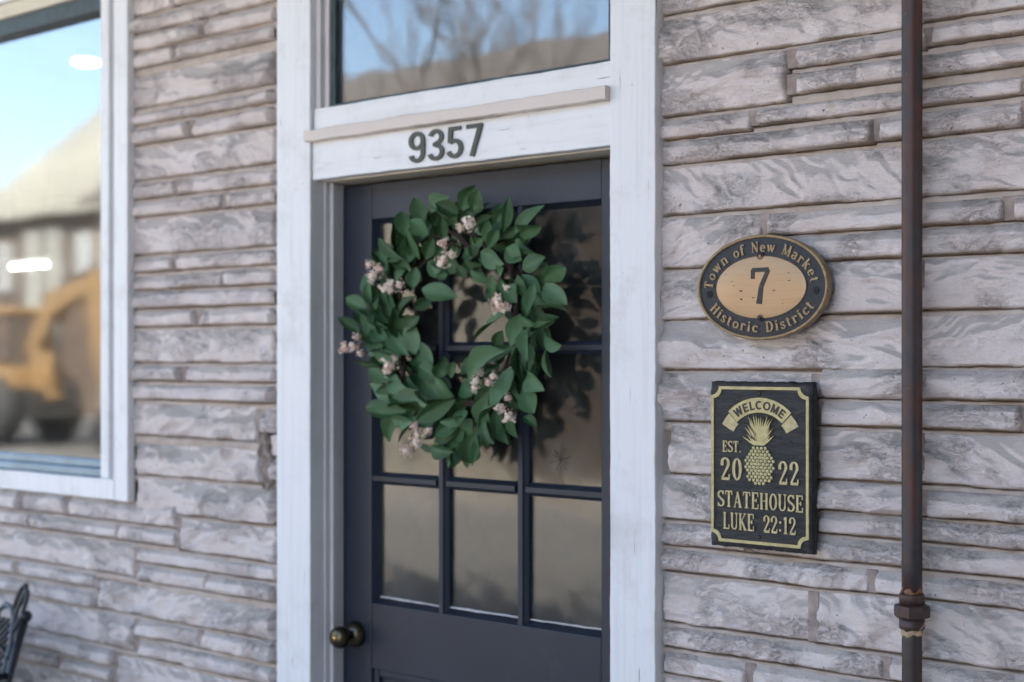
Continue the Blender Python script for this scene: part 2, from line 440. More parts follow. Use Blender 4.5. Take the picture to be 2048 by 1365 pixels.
M['dark_wood'] = simple('dark_brown_boards', (0.075, 0.052, 0.038), 0.85, 0, 0.35, 3)
M['cream_wall'] = simple('cream_wall_paint', (0.42, 0.375, 0.30), 0.85, 0, 0.12, 0.8)
M['shingle'] = simple('tan_shingles', (0.085, 0.072, 0.062), 0.9, 0, 0.3, 4)
M['yellow'] = simple('machine_yellow', (0.19, 0.115, 0.05), 0.45, 0, 0.15, 2)
M['rubber'] = simple('black_rubber', (0.02, 0.02, 0.02), 0.8)
M['rim'] = simple('pale_wheel_rim', (0.62, 0.60, 0.52), 0.6)
M['dark_steel'] = simple('dark_steel', (0.03, 0.03, 0.03), 0.5, 0.4)
M['bark'] = simple('grey_bark', (0.075, 0.060, 0.050), 0.95, 0, 0.3, 4)
M['plaster'] = simple('interior_plaster', (0.11, 0.09, 0.07), 0.9, 0, 0.2, 1.5)
M['floor_wood'] = simple('interior_floor', (0.07, 0.05, 0.035), 0.6, 0, 0.3, 2)
M['added_canopy'] = simple('canopy_boards', (0.26, 0.24, 0.215), 0.8, 0, 0.15, 2)
M['window_dark'] = simple('dark_pane', (0.02, 0.022, 0.025), 0.08, 0, 0.1, 1)
M['tube_light'] = mat_emit('tube_light', (1.0, 1.0, 0.95), 4.0)
M['disc_light'] = mat_emit('disc_light', (1.0, 0.99, 0.96), 4.0)

# ------------------------------------------------------------------ ground and street
def sheet(name, x0, x1, y0, y1, z, mat):
    o = from_py(name, [(x0,y0,z),(x1,y0,z),(x1,y1,z),(x0,y1,z)], [(0,1,2,3)], mat)
    return tag(o, kind='structure')
sheet('ground', -220, 160, -220, 60, -0.165, M['gravel'])
bm = bmesh.new(); bm_box(bm, -60, 40, -3.4, -0.0, -0.40, 0.0, 0.01)
tag(from_bm('sidewalk', bm, M['concrete']), kind='structure')
sheet('road', -120, 80, -10.2, -3.4, -0.145, M['asphalt'])
sheet('car_park', -70, -19.5, -22.6, -10.5, -0.155, simple('dark_asphalt', (0.055, 0.052, 0.048), 0.9, 0, 0.2, 2))
bm = bmesh.new(); bm_box(bm, -120, 80, -10.5, -10.2, -0.40, -0.02, 0.01)
tag(from_bm('kerb', bm, M['concrete']), kind='structure')

# ------------------------------------------------------------------ the stone-faced wall
# left, right, bottom, top of each stone in metres
STONES_R = [(-1.6466,-1.3181,2.3191,2.4096),(-1.6466,-1.0918,2.215,2.3045),(-1.0841,-0.8312,2.219,2.3103),(-1.6466,-1.3517,2.1057,2.2036),(-1.3311,-1.0678,2.1687,2.2057),(-1.0545,-0.8312,2.1725,2.2044),(-1.3311,-0.8312,2.1172,2.1551),(-1.6466,-1.4329,2.0579,2.0933),(-1.4171,-0.8897,2.0649,2.0947),(-0.8792,-0.8312,2.0649,2.0947),(-1.6466,-1.1696,2.0058,2.0485),(-1.1546,-0.8888,2.009,2.051),(-0.8792,-0.8312,2.009,2.051),(-1.6466,-1.0918,1.9007,1.9934),(-1.0822,-0.8312,1.9004,1.9981),(-1.6466,-1.4059,1.7894,1.8872),(-1.3936,-0.9214,1.8452,1.885),(-0.9028,-0.8312,1.8452,1.885),(-1.3936,-0.8312,1.7899,1.8356),(-1.6466,-1.4284,1.6832,1.779),(-1.4149,-1.0899,1.6871,1.7807),(-1.0764,-0.8312,1.6904,1.7808),(-1.6466,-1.0899,1.5792,1.6739),(-1.0803,-0.8312,1.5881,1.6767),(-1.6441,-1.2946,1.472,1.5688),(-1.2787,-0.8312,1.527,1.5781),(-1.2787,-0.8923,1.4732,1.5167),(-0.881,-0.8312,1.4732,1.5167),(-1.6243,-1.2946,1.3638,1.4633),(-1.284,-1.0899,1.37,1.4618),(-1.0764,-0.8312,1.3718,1.4631),(-1.6466,-1.2946,1.2676,1.3569),(-1.284,-1.0822,1.3114,1.3615),(-1.0592,-0.8312,1.3131,1.3578),(-1.284,-0.8312,1.266,1.3038),(-1.6466,-1.442,1.2149,1.2555),(-1.4306,-0.8312,1.2149,1.2555),(-1.6466,-1.1796,1.1609,1.2025),(-1.1676,-0.8312,1.1609,1.2025),(-1.6416,-1.301,1.0537,1.1482),(-1.2882,-1.0899,1.0521,1.1514),(-1.0783,-0.8312,1.0513,1.1526),(-1.6416,-1.1516,1.0017,1.0422),(-1.1397,-0.8312,1.0017,1.0422),(-1.6392,-1.4408,0.9467,0.9903),(-1.4261,-0.8312,0.9467,0.9903),(-1.6392,-1.3616,0.8501,0.9373),(-1.3484,-0.8312,0.8501,0.9373)]
STONES_L = [(-3.4984,-3.2849,2.5957,2.6856),(-3.2713,-2.8615,2.5957,2.6856),(-3.4984,-2.8615,2.5434,2.584),(-3.4984,-3.1538,2.4912,2.5347),(-3.1386,-2.8615,2.4912,2.5347),(-3.4984,-3.2826,2.4418,2.481),(-3.2645,-2.8615,2.4418,2.481),(-3.4984,-2.8615,2.3267,2.416),(-3.4984,-2.8615,2.278,2.3096),(-3.4984,-3.2153,2.2202,2.2636),(-3.1976,-2.8615,2.2202,2.2636),(-3.4984,-2.8615,2.1177,2.2071),(-3.4984,-3.2736,2.0625,2.1033),(-3.2578,-2.8615,2.0625,2.1033),(-3.4984,-3.068,2.0113,2.0507),(-3.049,-2.8615,2.0113,2.0507),(-3.4984,-2.8615,1.9009,1.9995),(-3.4984,-3.2849,1.851,1.8891),(-3.2668,-2.8615,1.851,1.8891),(-3.4984,-3.068,1.7997,1.8378),(-3.0511,-2.8615,1.7997,1.8378),(-3.4984,-2.8615,1.7459,1.7892),(-3.4984,-3.1844,1.6933,1.734),(-3.1647,-2.8615,1.6933,1.734),(-3.4984,-2.8615,1.5908,1.6802),(-3.4984,-3.2466,1.5382,1.5777),(-3.2264,-2.8615,1.5382,1.5777),(-3.4984,-2.8615,1.4844,1.5264),(-3.4984,-3.3445,1.3808,1.469),(-3.326,-2.9274,1.3808,1.469),(-3.4622,-2.9193,1.2674,1.3553),(-3.455,-2.8615,1.1624,1.2544),(-3.2555,-2.8575,1.0626,1.1519),(-4.3483,-4.0652,1.124,1.1833),(-4.0452,-3.811,1.124,1.1833),(-3.7898,-3.2736,1.124,1.1833),(-4.3483,-4.0168,1.0708,1.1134),(-3.9943,-3.5547,1.0708,1.1134),(-3.5374,-3.2736,1.0708,1.1134),(-4.3483,-3.4646,0.9674,1.0586),(-3.4479,-2.8575,1.0139,1.052),(-3.4479,-3.1408,0.9601,1.0034),(-3.1235,-2.8575,0.9601,1.0034),(-4.3483,-4.0882,0.9157,0.9552),(-4.0681,-3.6625,0.9157,0.9552),(-4.3483,-4.031,0.8579,0.902),(-4.0055,-3.6625,0.8579,0.902),(-3.6447,-2.8575,0.8584,0.9399),(-4.3483,-3.4622,0.7545,0.8457),(-3.4479,-3.1756,0.8003,0.8485),(-3.1581,-2.8575,0.8003,0.8485),(-3.4479,-2.8575,0.741,0.7865),(-4.3483,-3.567,0.6982,0.7408),(-4.3483,-3.8485,0.6511,0.6861),(-3.8271,-3.567,0.6511,0.6861),(-3.5497,-2.8575,0.6321,0.7286),(-4.3483,-3.567,0.5325,0.6374)]
WX0, WX1, WZ0, WZ1 = -9.0, 4.0, 0.0, 4.5
DOOR = (-2.74, -1.71, 0.0, 2.75); WIN = (-6.55, -3.56, 1.20, 2.80)
MORTAR_Y = 0.030
xs = [WX0, WIN[0], WIN[1], DOOR[0], DOOR[1], WX1]; zs = [WZ0, 1.20, 2.75, 2.80, WZ1]
wv, wf = [], []
for j, z in enumerate(zs):
    for i, x in enumerate(xs): wv.append((x, MORTAR_Y, z))
nx = len(xs); front = len(wv)
wv += [(x, 0.16, z) for (x, _, z) in wv]
for j in range(len(zs)-1):
    for i in range(nx-1):
        cx, cz = (xs[i]+xs[i+1])/2, (zs[j]+zs[j+1])/2
        if DOOR[0] < cx < DOOR[1] and cz < DOOR[3]: continue
        if WIN[0] < cx < WIN[1] and WIN[2] < cz < WIN[3]: continue
        a = j*nx+i
        wf.append((a, a+1, a+nx+1, a+nx)); wf.append((a+front, a+nx+front, a+nx+1+front, a+1+front))
wall = from_py('stone_wall', wv, wf, simple('dark_recess_render', (0.36, 0.275, 0.21), 0.95, 0, 0.3, 30, 0.002, 120))
tag(wall, 'painted stone-faced wall in pinkish white and grey around the door and window', 'wall')

def stone_mesh(w, h, seed, step):
    rng = np.random.default_rng(seed)
    nxs = max(5, int(round(w/step))); nzs = max(5, int(round(h/step)))
    u1 = np.linspace(0, w, nxs+1); v1 = np.linspace(0, h, nzs+1)
    U, V = np.meshgrid(u1, v1)
    ou, ov = rng.uniform(0, 90, 2)
    q = V / h
    big = min(1.0, h / 0.09)
    # distance to each side with a wandering outline
    dl = U + (fbm((V+ov)*30, V*0+seed, 3, 3)-0.5)*0.004
    dr = (w-U) + (fbm((V+ov)*30, V*0+seed+9, 4, 3)-0.5)*0.004
    db = V + (fbm((U+ou)*14, U*0, seed+5, 4)-0.5)*0.0045*(0.5+big)
    dt = (h-V) + (fbm((U+ou)*10, U*0, seed+6, 4)-0.5)*0.004
    es = np.minimum(dl, dr)
    E = np.sqrt(np.clip(es/0.007, 0, 1)) * np.clip(db/0.0050, 0, 1)**0.55 * np.sqrt(np.clip(dt/0.005, 0, 1))
    # rock-face section: steep foot, belly low down, top leaning back
    ridge = 0.50 + 0.22*(fbm((U+ou)*6, U*0+ov, seed+7, 4)-0.5)*2
    lean = np.clip((q - ridge) / (1.02 - ridge), 0, 1)
    prof = 1.0 - (0.50 + 0.16*big)*lean**1.05 - 0.16*np.clip((0.22-q)/0.22, 0, 1)
    # chiselled facets
    nf = int(2 + w*9 + big*3)
    fac = np.full_like(U, 9.0)
    for _ in range(nf):
        cu, cv = rng.uniform(0, w), rng.uniform(0, h)
        gx, gz = rng.normal(0, 0.16), rng.normal(0, 0.34)
        fac = np.minimum(fac, rng.uniform(0.0, 0.007) + gx*(U-cu) + gz*(V-cv) + 0.4*((U-cu)**2 + (V-cv)**2))
    fac = np.clip(fac, -0.017, 0.010)
    ang = rng.uniform(-0.7, 0.7); ca_, sa_ = math.cos(ang), math.sin(ang)
    wu = U + 0.05*(fbm((U+ou)*12, (V+ov)*12, seed+1, 3)-0.5); wv_ = V + 0.04*(fbm((U+ou)*12+40, (V+ov)*12, seed+2, 3)-0.5)
    ru, rv = wu*ca_+wv_*sa_, -wu*sa_+wv_*ca_
    fold = 1-np.abs(2*fbm((ru+ou)*9, (rv+ov)*26, seed+11, 3)-1)
    wrk = 1-np.abs(2*fbm((ru+ou)*30, (rv+ov)*80, seed+12, 3)-1)
    wmask = 0.25+sstep(0.42, 0.66, fbm((U+ou)*9, (V+ov)*16, seed+31, 3))
    HL = 0.0265*prof + fac*(0.45+0.55*big) + (fold-0.72)*0.018*(0.35+0.65*big)
    H = HL + (wrk-0.7)*0.0125*wmask
    H = np.clip(H, 0.0075, 0.042)
    Y = 0.019 - H*E + 0.016*(1-np.clip(E*3, 0, 1))
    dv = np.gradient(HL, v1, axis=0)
    # two-tone rub of the old paint: grey ground showing in drifts, with shade of up-facing slopes put into the colour
    drift = fbm((ru+ou)*7, (rv+ov)*20, seed+21, 4)
    thin = 1-float(np.clip((h-0.05)/0.03, 0, 1))
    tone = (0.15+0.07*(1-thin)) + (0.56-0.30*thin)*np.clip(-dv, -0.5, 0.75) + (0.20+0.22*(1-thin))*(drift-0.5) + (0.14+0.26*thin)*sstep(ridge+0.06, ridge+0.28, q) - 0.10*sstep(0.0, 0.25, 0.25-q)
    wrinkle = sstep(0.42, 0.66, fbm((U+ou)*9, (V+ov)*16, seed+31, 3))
    grime = (1-sstep(0.0015, 0.0065, db)) + (1-sstep(0, 0.007, es))*0.95*fbm((U+ou)*40, (V+ov)*40, seed+3, 3)
    verts = np.stack([U-w/2, Y, V-h/2], -1).reshape(-1, 3)
    n1 = nxs+1
    idx = np.arange(n1*(nzs+1)).reshape(nzs+1, n1)
    f = np.stack([idx[:-1, :-1], idx[:-1, 1:], idx[1:, 1:], idx[1:, :-1]], -1).reshape(-1, 4)
    me = bpy.data.meshes.new('stone')
    me.vertices.add(len(verts)); me.vertices.foreach_set('co', verts.ravel())
    me.loops.add(f.size); me.loops.foreach_set('vertex_index', f.ravel().astype(np.int32))
    me.polygons.add(len(f)); me.polygons.foreach_set('loop_start', np.arange(0, f.size, 4, dtype=np.int32))
    me.polygons.foreach_set('loop_total', np.full(len(f), 4, dtype=np.int32))
    me.update(calc_edges=True); me.validate()
    me.polygons.foreach_set('use_smooth', np.ones(len(f), dtype=bool))
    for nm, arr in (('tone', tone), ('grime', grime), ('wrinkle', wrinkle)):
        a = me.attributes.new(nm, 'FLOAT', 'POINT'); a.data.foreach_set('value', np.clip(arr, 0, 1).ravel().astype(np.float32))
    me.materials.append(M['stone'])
    return me

srng = random.Random(4)
stones = []; rects = []
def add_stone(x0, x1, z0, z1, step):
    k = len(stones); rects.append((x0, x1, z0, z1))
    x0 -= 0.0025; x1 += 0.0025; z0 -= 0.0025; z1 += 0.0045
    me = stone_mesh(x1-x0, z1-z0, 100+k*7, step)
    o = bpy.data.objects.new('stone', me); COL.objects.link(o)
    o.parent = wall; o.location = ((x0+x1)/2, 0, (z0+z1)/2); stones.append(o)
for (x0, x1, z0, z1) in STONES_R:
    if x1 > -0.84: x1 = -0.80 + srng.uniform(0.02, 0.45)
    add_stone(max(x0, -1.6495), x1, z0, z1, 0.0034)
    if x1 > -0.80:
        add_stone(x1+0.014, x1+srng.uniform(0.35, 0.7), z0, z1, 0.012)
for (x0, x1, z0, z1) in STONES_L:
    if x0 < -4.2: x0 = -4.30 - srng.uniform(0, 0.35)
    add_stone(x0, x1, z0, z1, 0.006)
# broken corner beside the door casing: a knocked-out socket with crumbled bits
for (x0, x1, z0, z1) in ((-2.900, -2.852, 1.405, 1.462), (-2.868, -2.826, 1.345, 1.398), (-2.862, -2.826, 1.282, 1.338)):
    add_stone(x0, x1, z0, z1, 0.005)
# upright joints are pointed in a browner mortar
jm = simple('brown_joint_mortar', (0.33, 0.265, 0.235), 0.9, 0, 0.3, 40, 0.002, 160)
for i, a in enumerate(rects):
    for b in rects[i+1:]:
        for p, q in ((a, b), (b, a)):
            g = q[0]-p[1]; zl, zh = max(p[2], q[2]), min(p[3], q[3])
            if 0.004 < g < 0.035 and zh-zl > 0.02:
                box('mortar_joint', p[1]-0.006, q[0]+0.006, 0.010, 0.029, zl-0.001, zh+0.002, jm, wall, 0.002, 1)
BEDS = len(stones)
# low courses under the picture and high ones over it
for side, (xa, xb) in enumerate(((-1.644, 0.10), (-4.6, -2.83))):
    z = 0.03
    while z < (0.90 if side == 0 else 0.55) - 0.05:
        h = srng.choice((0.042, 0.045, 0.09)); top = 0.893 if side == 0 else 0.615
        if z + h > top: break
        x = xa
        while x < xb - 0.1:
            w = srng.uniform(0.25, 0.75); x2 = min(x + w, xb)
            if xb - x2 < 0.1: x2 = xb
            add_stone(x, x2, z, z+h, 0.02); x = x2 + 0.014
        z += h + 0.012
# bed mortar: a pointed strip below every stone, set back so that a dark slot stays open under the stone
for k, (x0, x1, z0, z1) in enumerate(rects):
    g = max(0.014, min([z0-q[3] for q in rects if q[3] < z0+0.002 and q[0] < x1-0.02 and q[1] > x0+0.02 and z0-q[3] < 0.03] or [0.014]))
    n = max(2, int((x1-x0+0.02)/0.02)); V, F = [], []
    for i in range(n+1):
        x = x0-0.010+(x1-x0+0.020)*i/n
        t = z0-0.0042+0.0022*mnoise.noise((x*45, z0*9, 1))+0.0012*mnoise.noise((x*150, z0*9, 2))
        y = 0.0130+0.0020*mnoise.noise((x*30, z0*7, 5))
        V += [(x, 0.028, t+0.001), (x, y+0.003, t), (x, y, t-0.002), (x, y+0.001, z0-g-0.008), (x, 0.028, z0-g-0.010)]
    for i in range(n):
        for c in range(4): F.append((i*5+c, i*5+c+1, (i+1)*5+c+1, (i+1)*5+c))
    from_py('bed_mortar', V, F, M['mortar'], wall, True)
V, F = [], []
for j in range(25):
    for i in range(13):
        q = j/24; z = 1.255 + 0.165*q; cx = -2.886 + 0.010*math.sin(q*7) + 0.014*(1-q)
        wd = (0.026*math.sin(math.pi*min(0.97, max(0.03, q)))**0.6) * (1+0.5*mnoise.noise((q*7, 3, 1)))
        s_ = i/6-1; x = cx + s_*wd*(1+.3*mnoise.noise((q*14, s_, 4)))
        d = 0.010*max(0, 1-(s_/0.6)**2) * (1 if 0.45 < q < 0.75 else 0.25)
        V.append((x, -0.0055 + d + 0.007*mnoise.noise((x*70, z*50, 7)) + 0.016*max(0, abs(s_)-.75)*4*.5, z))
for j in range(24):
    for i in range(12): F.append((j*13+i, j*13+i+1, (j+1)*13+i+1, (j+1)*13+i))
from_py('crumbled_hole', V, F, simple('bare_brown_render', (0.27, 0.22, 0.185), 0.9, 0, 0.5, 45, 0.003, 150), wall, True)

# ------------------------------------------------------------------ door frame
FR = empty('door_frame', (-2.223, 0, 0), 'white painted wooden door frame with tall casings and numbered header board', 'door frame')
plank('casing', -2.817, -2.690, -0.018, 0.030, 0.0, 2.95, M['white'], FR, 'z', seed=1)
plank('casing', -1.757, -1.642, -0.018, 0.030, 0.0, 2.95, M['white'], FR, 'z', seed=2, amp=0.0016)
plank('header_board', -2.687, -1.760, -0.011, 0.020, 2.055, 2.150, M['white_h'], FR, 'x', seed=3, amp=0.0014)
plank('ledge', -2.694, -1.757, -0.036, 0.020, 2.1505, 2.1785, M['ledge'], FR, 'x', seed=4, amp=0.0026, step=0.006)
plank('transom_rail', -2.687, -1.760, -0.006, 0.060, 2.1795, 2.236, M['white_h'], FR, 'x', seed=5, amp=0.0014)
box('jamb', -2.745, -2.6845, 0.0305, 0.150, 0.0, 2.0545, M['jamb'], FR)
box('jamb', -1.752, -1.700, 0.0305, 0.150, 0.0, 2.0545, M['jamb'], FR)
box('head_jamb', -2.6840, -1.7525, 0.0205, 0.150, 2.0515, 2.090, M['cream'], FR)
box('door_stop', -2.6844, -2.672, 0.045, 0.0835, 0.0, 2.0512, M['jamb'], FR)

# ------------------------------------------------------------------ transom window
TW = empty('transom_window', (-2.223, 0.03, 2.24), 'narrow transom window above the door, teal edged glass reflecting sky and bare trees', 'window')
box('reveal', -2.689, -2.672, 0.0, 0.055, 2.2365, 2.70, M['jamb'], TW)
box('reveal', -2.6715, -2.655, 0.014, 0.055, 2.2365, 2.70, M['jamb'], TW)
box('glazing_bead', -2.6545, -2.640, 0.022, 0.055, 2.2365, 2.70, M['teal'], TW)
box('glazing_bead', -1.790, -1.756, 0.022, 0.055, 2.2365, 2.70, M['teal'], TW)
box('glazing_bead', -2.6395, -1.7905, 0.020, 0.055, 2.2365, 2.2475, M['teal'], TW)
box('glazing_bead', -2.6395, -1.7905, 0.022, 0.055, 2.680, 2.70, M['teal'], TW)
box('pane', -2.645, -1.785, 0.036, 0.041, 2.242, 2.69, M['glass_transom'], TW, 0)
box('head_board', -2.689, -1.758, -0.010, 0.060, 2.7005, 2.95, M['white_h'], TW)

# ------------------------------------------------------------------ door
DR = empty('door', (-2.220, 0.107, 0.0), 'dark slate blue wooden door with nine glass panes in its upper half', 'door')
DY0, DY1 = 0.085, 0.130
X0, X1 = -2.680, -1.7555
PX = [(-2.560, -2.354), (-2.321, -2.106), (-2.071, -1.867)]
PZ = [(1.640, 1.942), (1.305, 1.611), (0.992, 1.287)]
box('stile', X0, -2.573, DY0, DY1, 0.012, 2.045, M['door'], DR, 0.003)
box('stile', -1.854, X1, DY0, DY1, 0.012, 2.045, M['door'], DR, 0.003)
box('top_rail', -2.5725, -1.8545, DY0+0.0006, DY1, 1.955, 2.045, M['door'], DR, 0.002)
box('lock_rail', -2.5725, -1.8545, DY0+0.0006, DY1, 0.812, 0.979, M['door'], DR, 0.002)
box('bottom_rail', -2.5725, -1.8545, DY0+0.0006, DY1, 0.012, 0.24, M['door'], DR, 0.002)
box('lower_panel', -2.5725, -1.8545, DY0+0.018, DY1-0.012, 0.2405, 0.8115, M['door'], DR, 0)
for (a, b, c, d) in ((-2.572, -2.553, 0.241, 0.811), (-1.874, -1.855, 0.241, 0.811)):
    box('panel_moulding', a, b, DY0+0.006, DY0+0.0195, c, d, M['door'], DR, 0.004)
for (c, d) in ((0.241, 0.26), (0.792, 0.811)):
    box('panel_moulding', -2.5525, -1.8745, DY0+0.006, DY0+0.0195, c, d, M['door'], DR, 0.004)
# glazing bars, each a moulded bar: flat nose with a sloping shoulder on both sides
def bar(name, a0, a1, c, w, nose, axis):
    y0, ym, y1 = DY0+0.003, DY0+0.016, DY1-0.004
    prof = [(-w/2, y1), (-w/2, ym), (-nose/2-0.002, y0+0.005), (-nose/2, y0), (nose/2, y0), (nose/2+0.002, y0+0.005), (w/2, ym), (w/2, y1)]
    V, F = [], []
    for t in (a0, a1):
        for (o, y) in prof: V.append((c+o, y, t) if axis == 'z' else (t, y, c+o))
    m_ = len(prof)
    for k in range(m_):
        F.append((k, (k+1) % m_, m_+(k+1) % m_, m_+k))
    F += [tuple(range(m_)), tuple(range(m_, 2*m_))]
    o = from_py(name, V, F, M['door'], DR)
    b_ = bmesh.new(); b_.from_mesh(o.data); bmesh.ops.recalc_face_normals(b_, faces=b_.faces); b_.to_mesh(o.data); b_.free()
for c in (-2.3375, -2.0885): bar('vertical_glazing_bar', 0.9795, 1.9545, c, 0.033, 0.013, 'z')
for c in (1.6255, 1.296):
    for (a, b) in ((-2.5722, -2.3542), (-2.3208, -2.1052), (-2.0718, -1.8548)): bar('horizontal_glazing_bar', a, b, c, 0.030, 0.012, 'x')
# sticking round the glazed field
def stick(x0, x1, z0, z1, side):
    y0, y1 = DY0+0.002, DY0+0.026
    if side == 'l': V = [(x0,y0,z0),(x1,y1,z0),(x0,y1,z0),(x0,y0,z1),(x1,y1,z1),(x0,y1,z1)]
    elif side == 'r': V = [(x1,y0,z0),(x0,y1,z0),(x1,y1,z0),(x1,y0,z1),(x0,y1,z1),(x1,y1,z1)]
    elif side == 't': V = [(x0,y0,z1),(x0,y1,z0),(x0,y1,z1),(x1,y0,z1),(x1,y1,z0),(x1,y1,z1)]
    else: V = [(x0,y0,z0),(x0,y1,z1),(x0,y1,z0),(x1,y0,z0),(x1,y1,z1),(x1,y1,z0)]
    o = from_py('sticking', V, [(0,1,4,3),(1,2,5,4),(2,0,3,5),(0,2,1),(3,4,5)], M['door'], DR)
    b_ = bmesh.new(); b_.from_mesh(o.data); bmesh.ops.recalc_face_normals(b_, faces=b_.faces); b_.to_mesh(o.data); b_.free()
stick(-2.5728, -2.560, 0.980, 1.9545, 'l'); stick(-1.867, -1.8542, 0.980, 1.9545, 'r')
stick(-2.572, -1.855, 1.943, 1.9553, 't'); stick(-2.572, -1.855, 0.9787, 0.990, 'b')
for (a, b) in PX:
    for (c, d) in PZ:
        box('pane', a-0.006, b+0.006, 0.1085, 0.1115, c-0.008, d+0.006, M['glass_door'], DR, 0)
# putty beads left on the sills of the panes
for (a, b) in PX:
    plank('putty_bead', a, b, 0.1035, 0.1082, 0.9905, 0.9945, M['jamb'], DR, 'x', amp=0.0022, step=0.006, seed=int(a*-100))
KX = -2.628
KN = lathe('knob', [(0.0115, 0.022), (0.0125, 0.036), (0.020, 0.042), (0.0275, 0.052), (0.0285, 0.062), (0.024, 0.072), (0.015, 0.0775), (0.0, 0.079)], (KX, DY0, 0.893), M['brass_dark'], DR, 'y', 32)
lathe('rosette', [(0.0335, 0.0), (0.0335, 0.006), (0.030, 0.016), (0.020, 0.024), (0.0118, 0.027)], (KX, DY0, 0.893), M['brass_dark'], DR, 'y', 32)
lathe('keyhole', [(0.008, 0.0), (0.008, 0.002), (0.0, 0.0022)], (KX, DY0-0.0785, 0.893), M['brass'], KN, 'y', 20)
# faded star sticker low on the middle pane of the hinge side
bm = bmesh.new()
for k in range(5):
    a = R(18+36*k+(7 if k % 2 else -5)); L_ = (.030, .024, .034, .026, .022)[k]
    bm_tube(bm, [(-1.985-L_*math.cos(a), .1080, 1.368-L_*math.sin(a)*1.2), (-1.985, .1078, 1.368), (-1.985+L_*math.cos(a), .1080, 1.368+L_*math.sin(a)*1.2)], .0007, 4)
from_bm('star_sticker', bm, M['twig_dark'], DR)

# ------------------------------------------------------------------ shop window
SW = empty('shop_window', (-5.05, 0, 1.19), 'large white framed shop window reflecting sky, a pale roof and a yellow digger', 'window')
WXR, WXL = -3.468, -6.62
plank('casing', -3.533, WXR, -0.014, 0.012, 1.187, 2.95, M['white_win'], SW, 'z', seed=11)
plank('casing', WXL, WXL+0.104, -0.014, 0.012, 1.187, 2.95, M['white_win'], SW, 'z', seed=12)
plank('sill_board', WXL+0.1045, -3.5335, -0.014, 0.012, 1.187, 1.246, M['white_win'], SW, 'x', seed=13)
plank('head_board', WXL+0.1045, -3.5335, -0.014, 0.012, 2.735, 2.95, M['white_win'], SW, 'x', seed=14)
box('sash_stop', -3.612, -3.571, -0.006, 0.045, 1.2465, 2.7345, M['white_win'], SW, 0.004)
box('sash_bead', -3.5705, -3.5335, 0.006, 0.045, 1.2465, 2.7345, M['jamb'], SW, 0.002)
box('sash_stop', WXL+0.12, WXL+0.18, -0.006, 0.045, 1.2465, 2.7345, M['white_win'], SW, 0.004)
box('head_strip', WXL+0.1805, -3.6125, 0.0, 0.045, 2.690, 2.7345, M['cream'], SW, 0.004)
box('frame_rail', WXL+0.1805, -3.6125, 0.012, 0.060, 1.2465, 1.272, M['blue_metal'], SW, 0.003)
box('frame_rail', WXL+0.1805, -3.6125, 0.024, 0.060, 1.2725, 1.296, M['blue_metal'], SW, 0.003)
box('frame_rail', WXL+0.1805, -3.6125, 0.012, 0.060, 2.640, 2.6895, M['teal'], SW, 0.003)
box('frame_stile', -3.64, -3.6125, 0.0505, 0.062, 1.2965, 2.6395, M['blue_metal'], SW, 0.002)
box('pane', WXL+0.175, -3.614, 0.044, 0.050, 1.285, 2.65, M['glass_shop'], SW, 0)

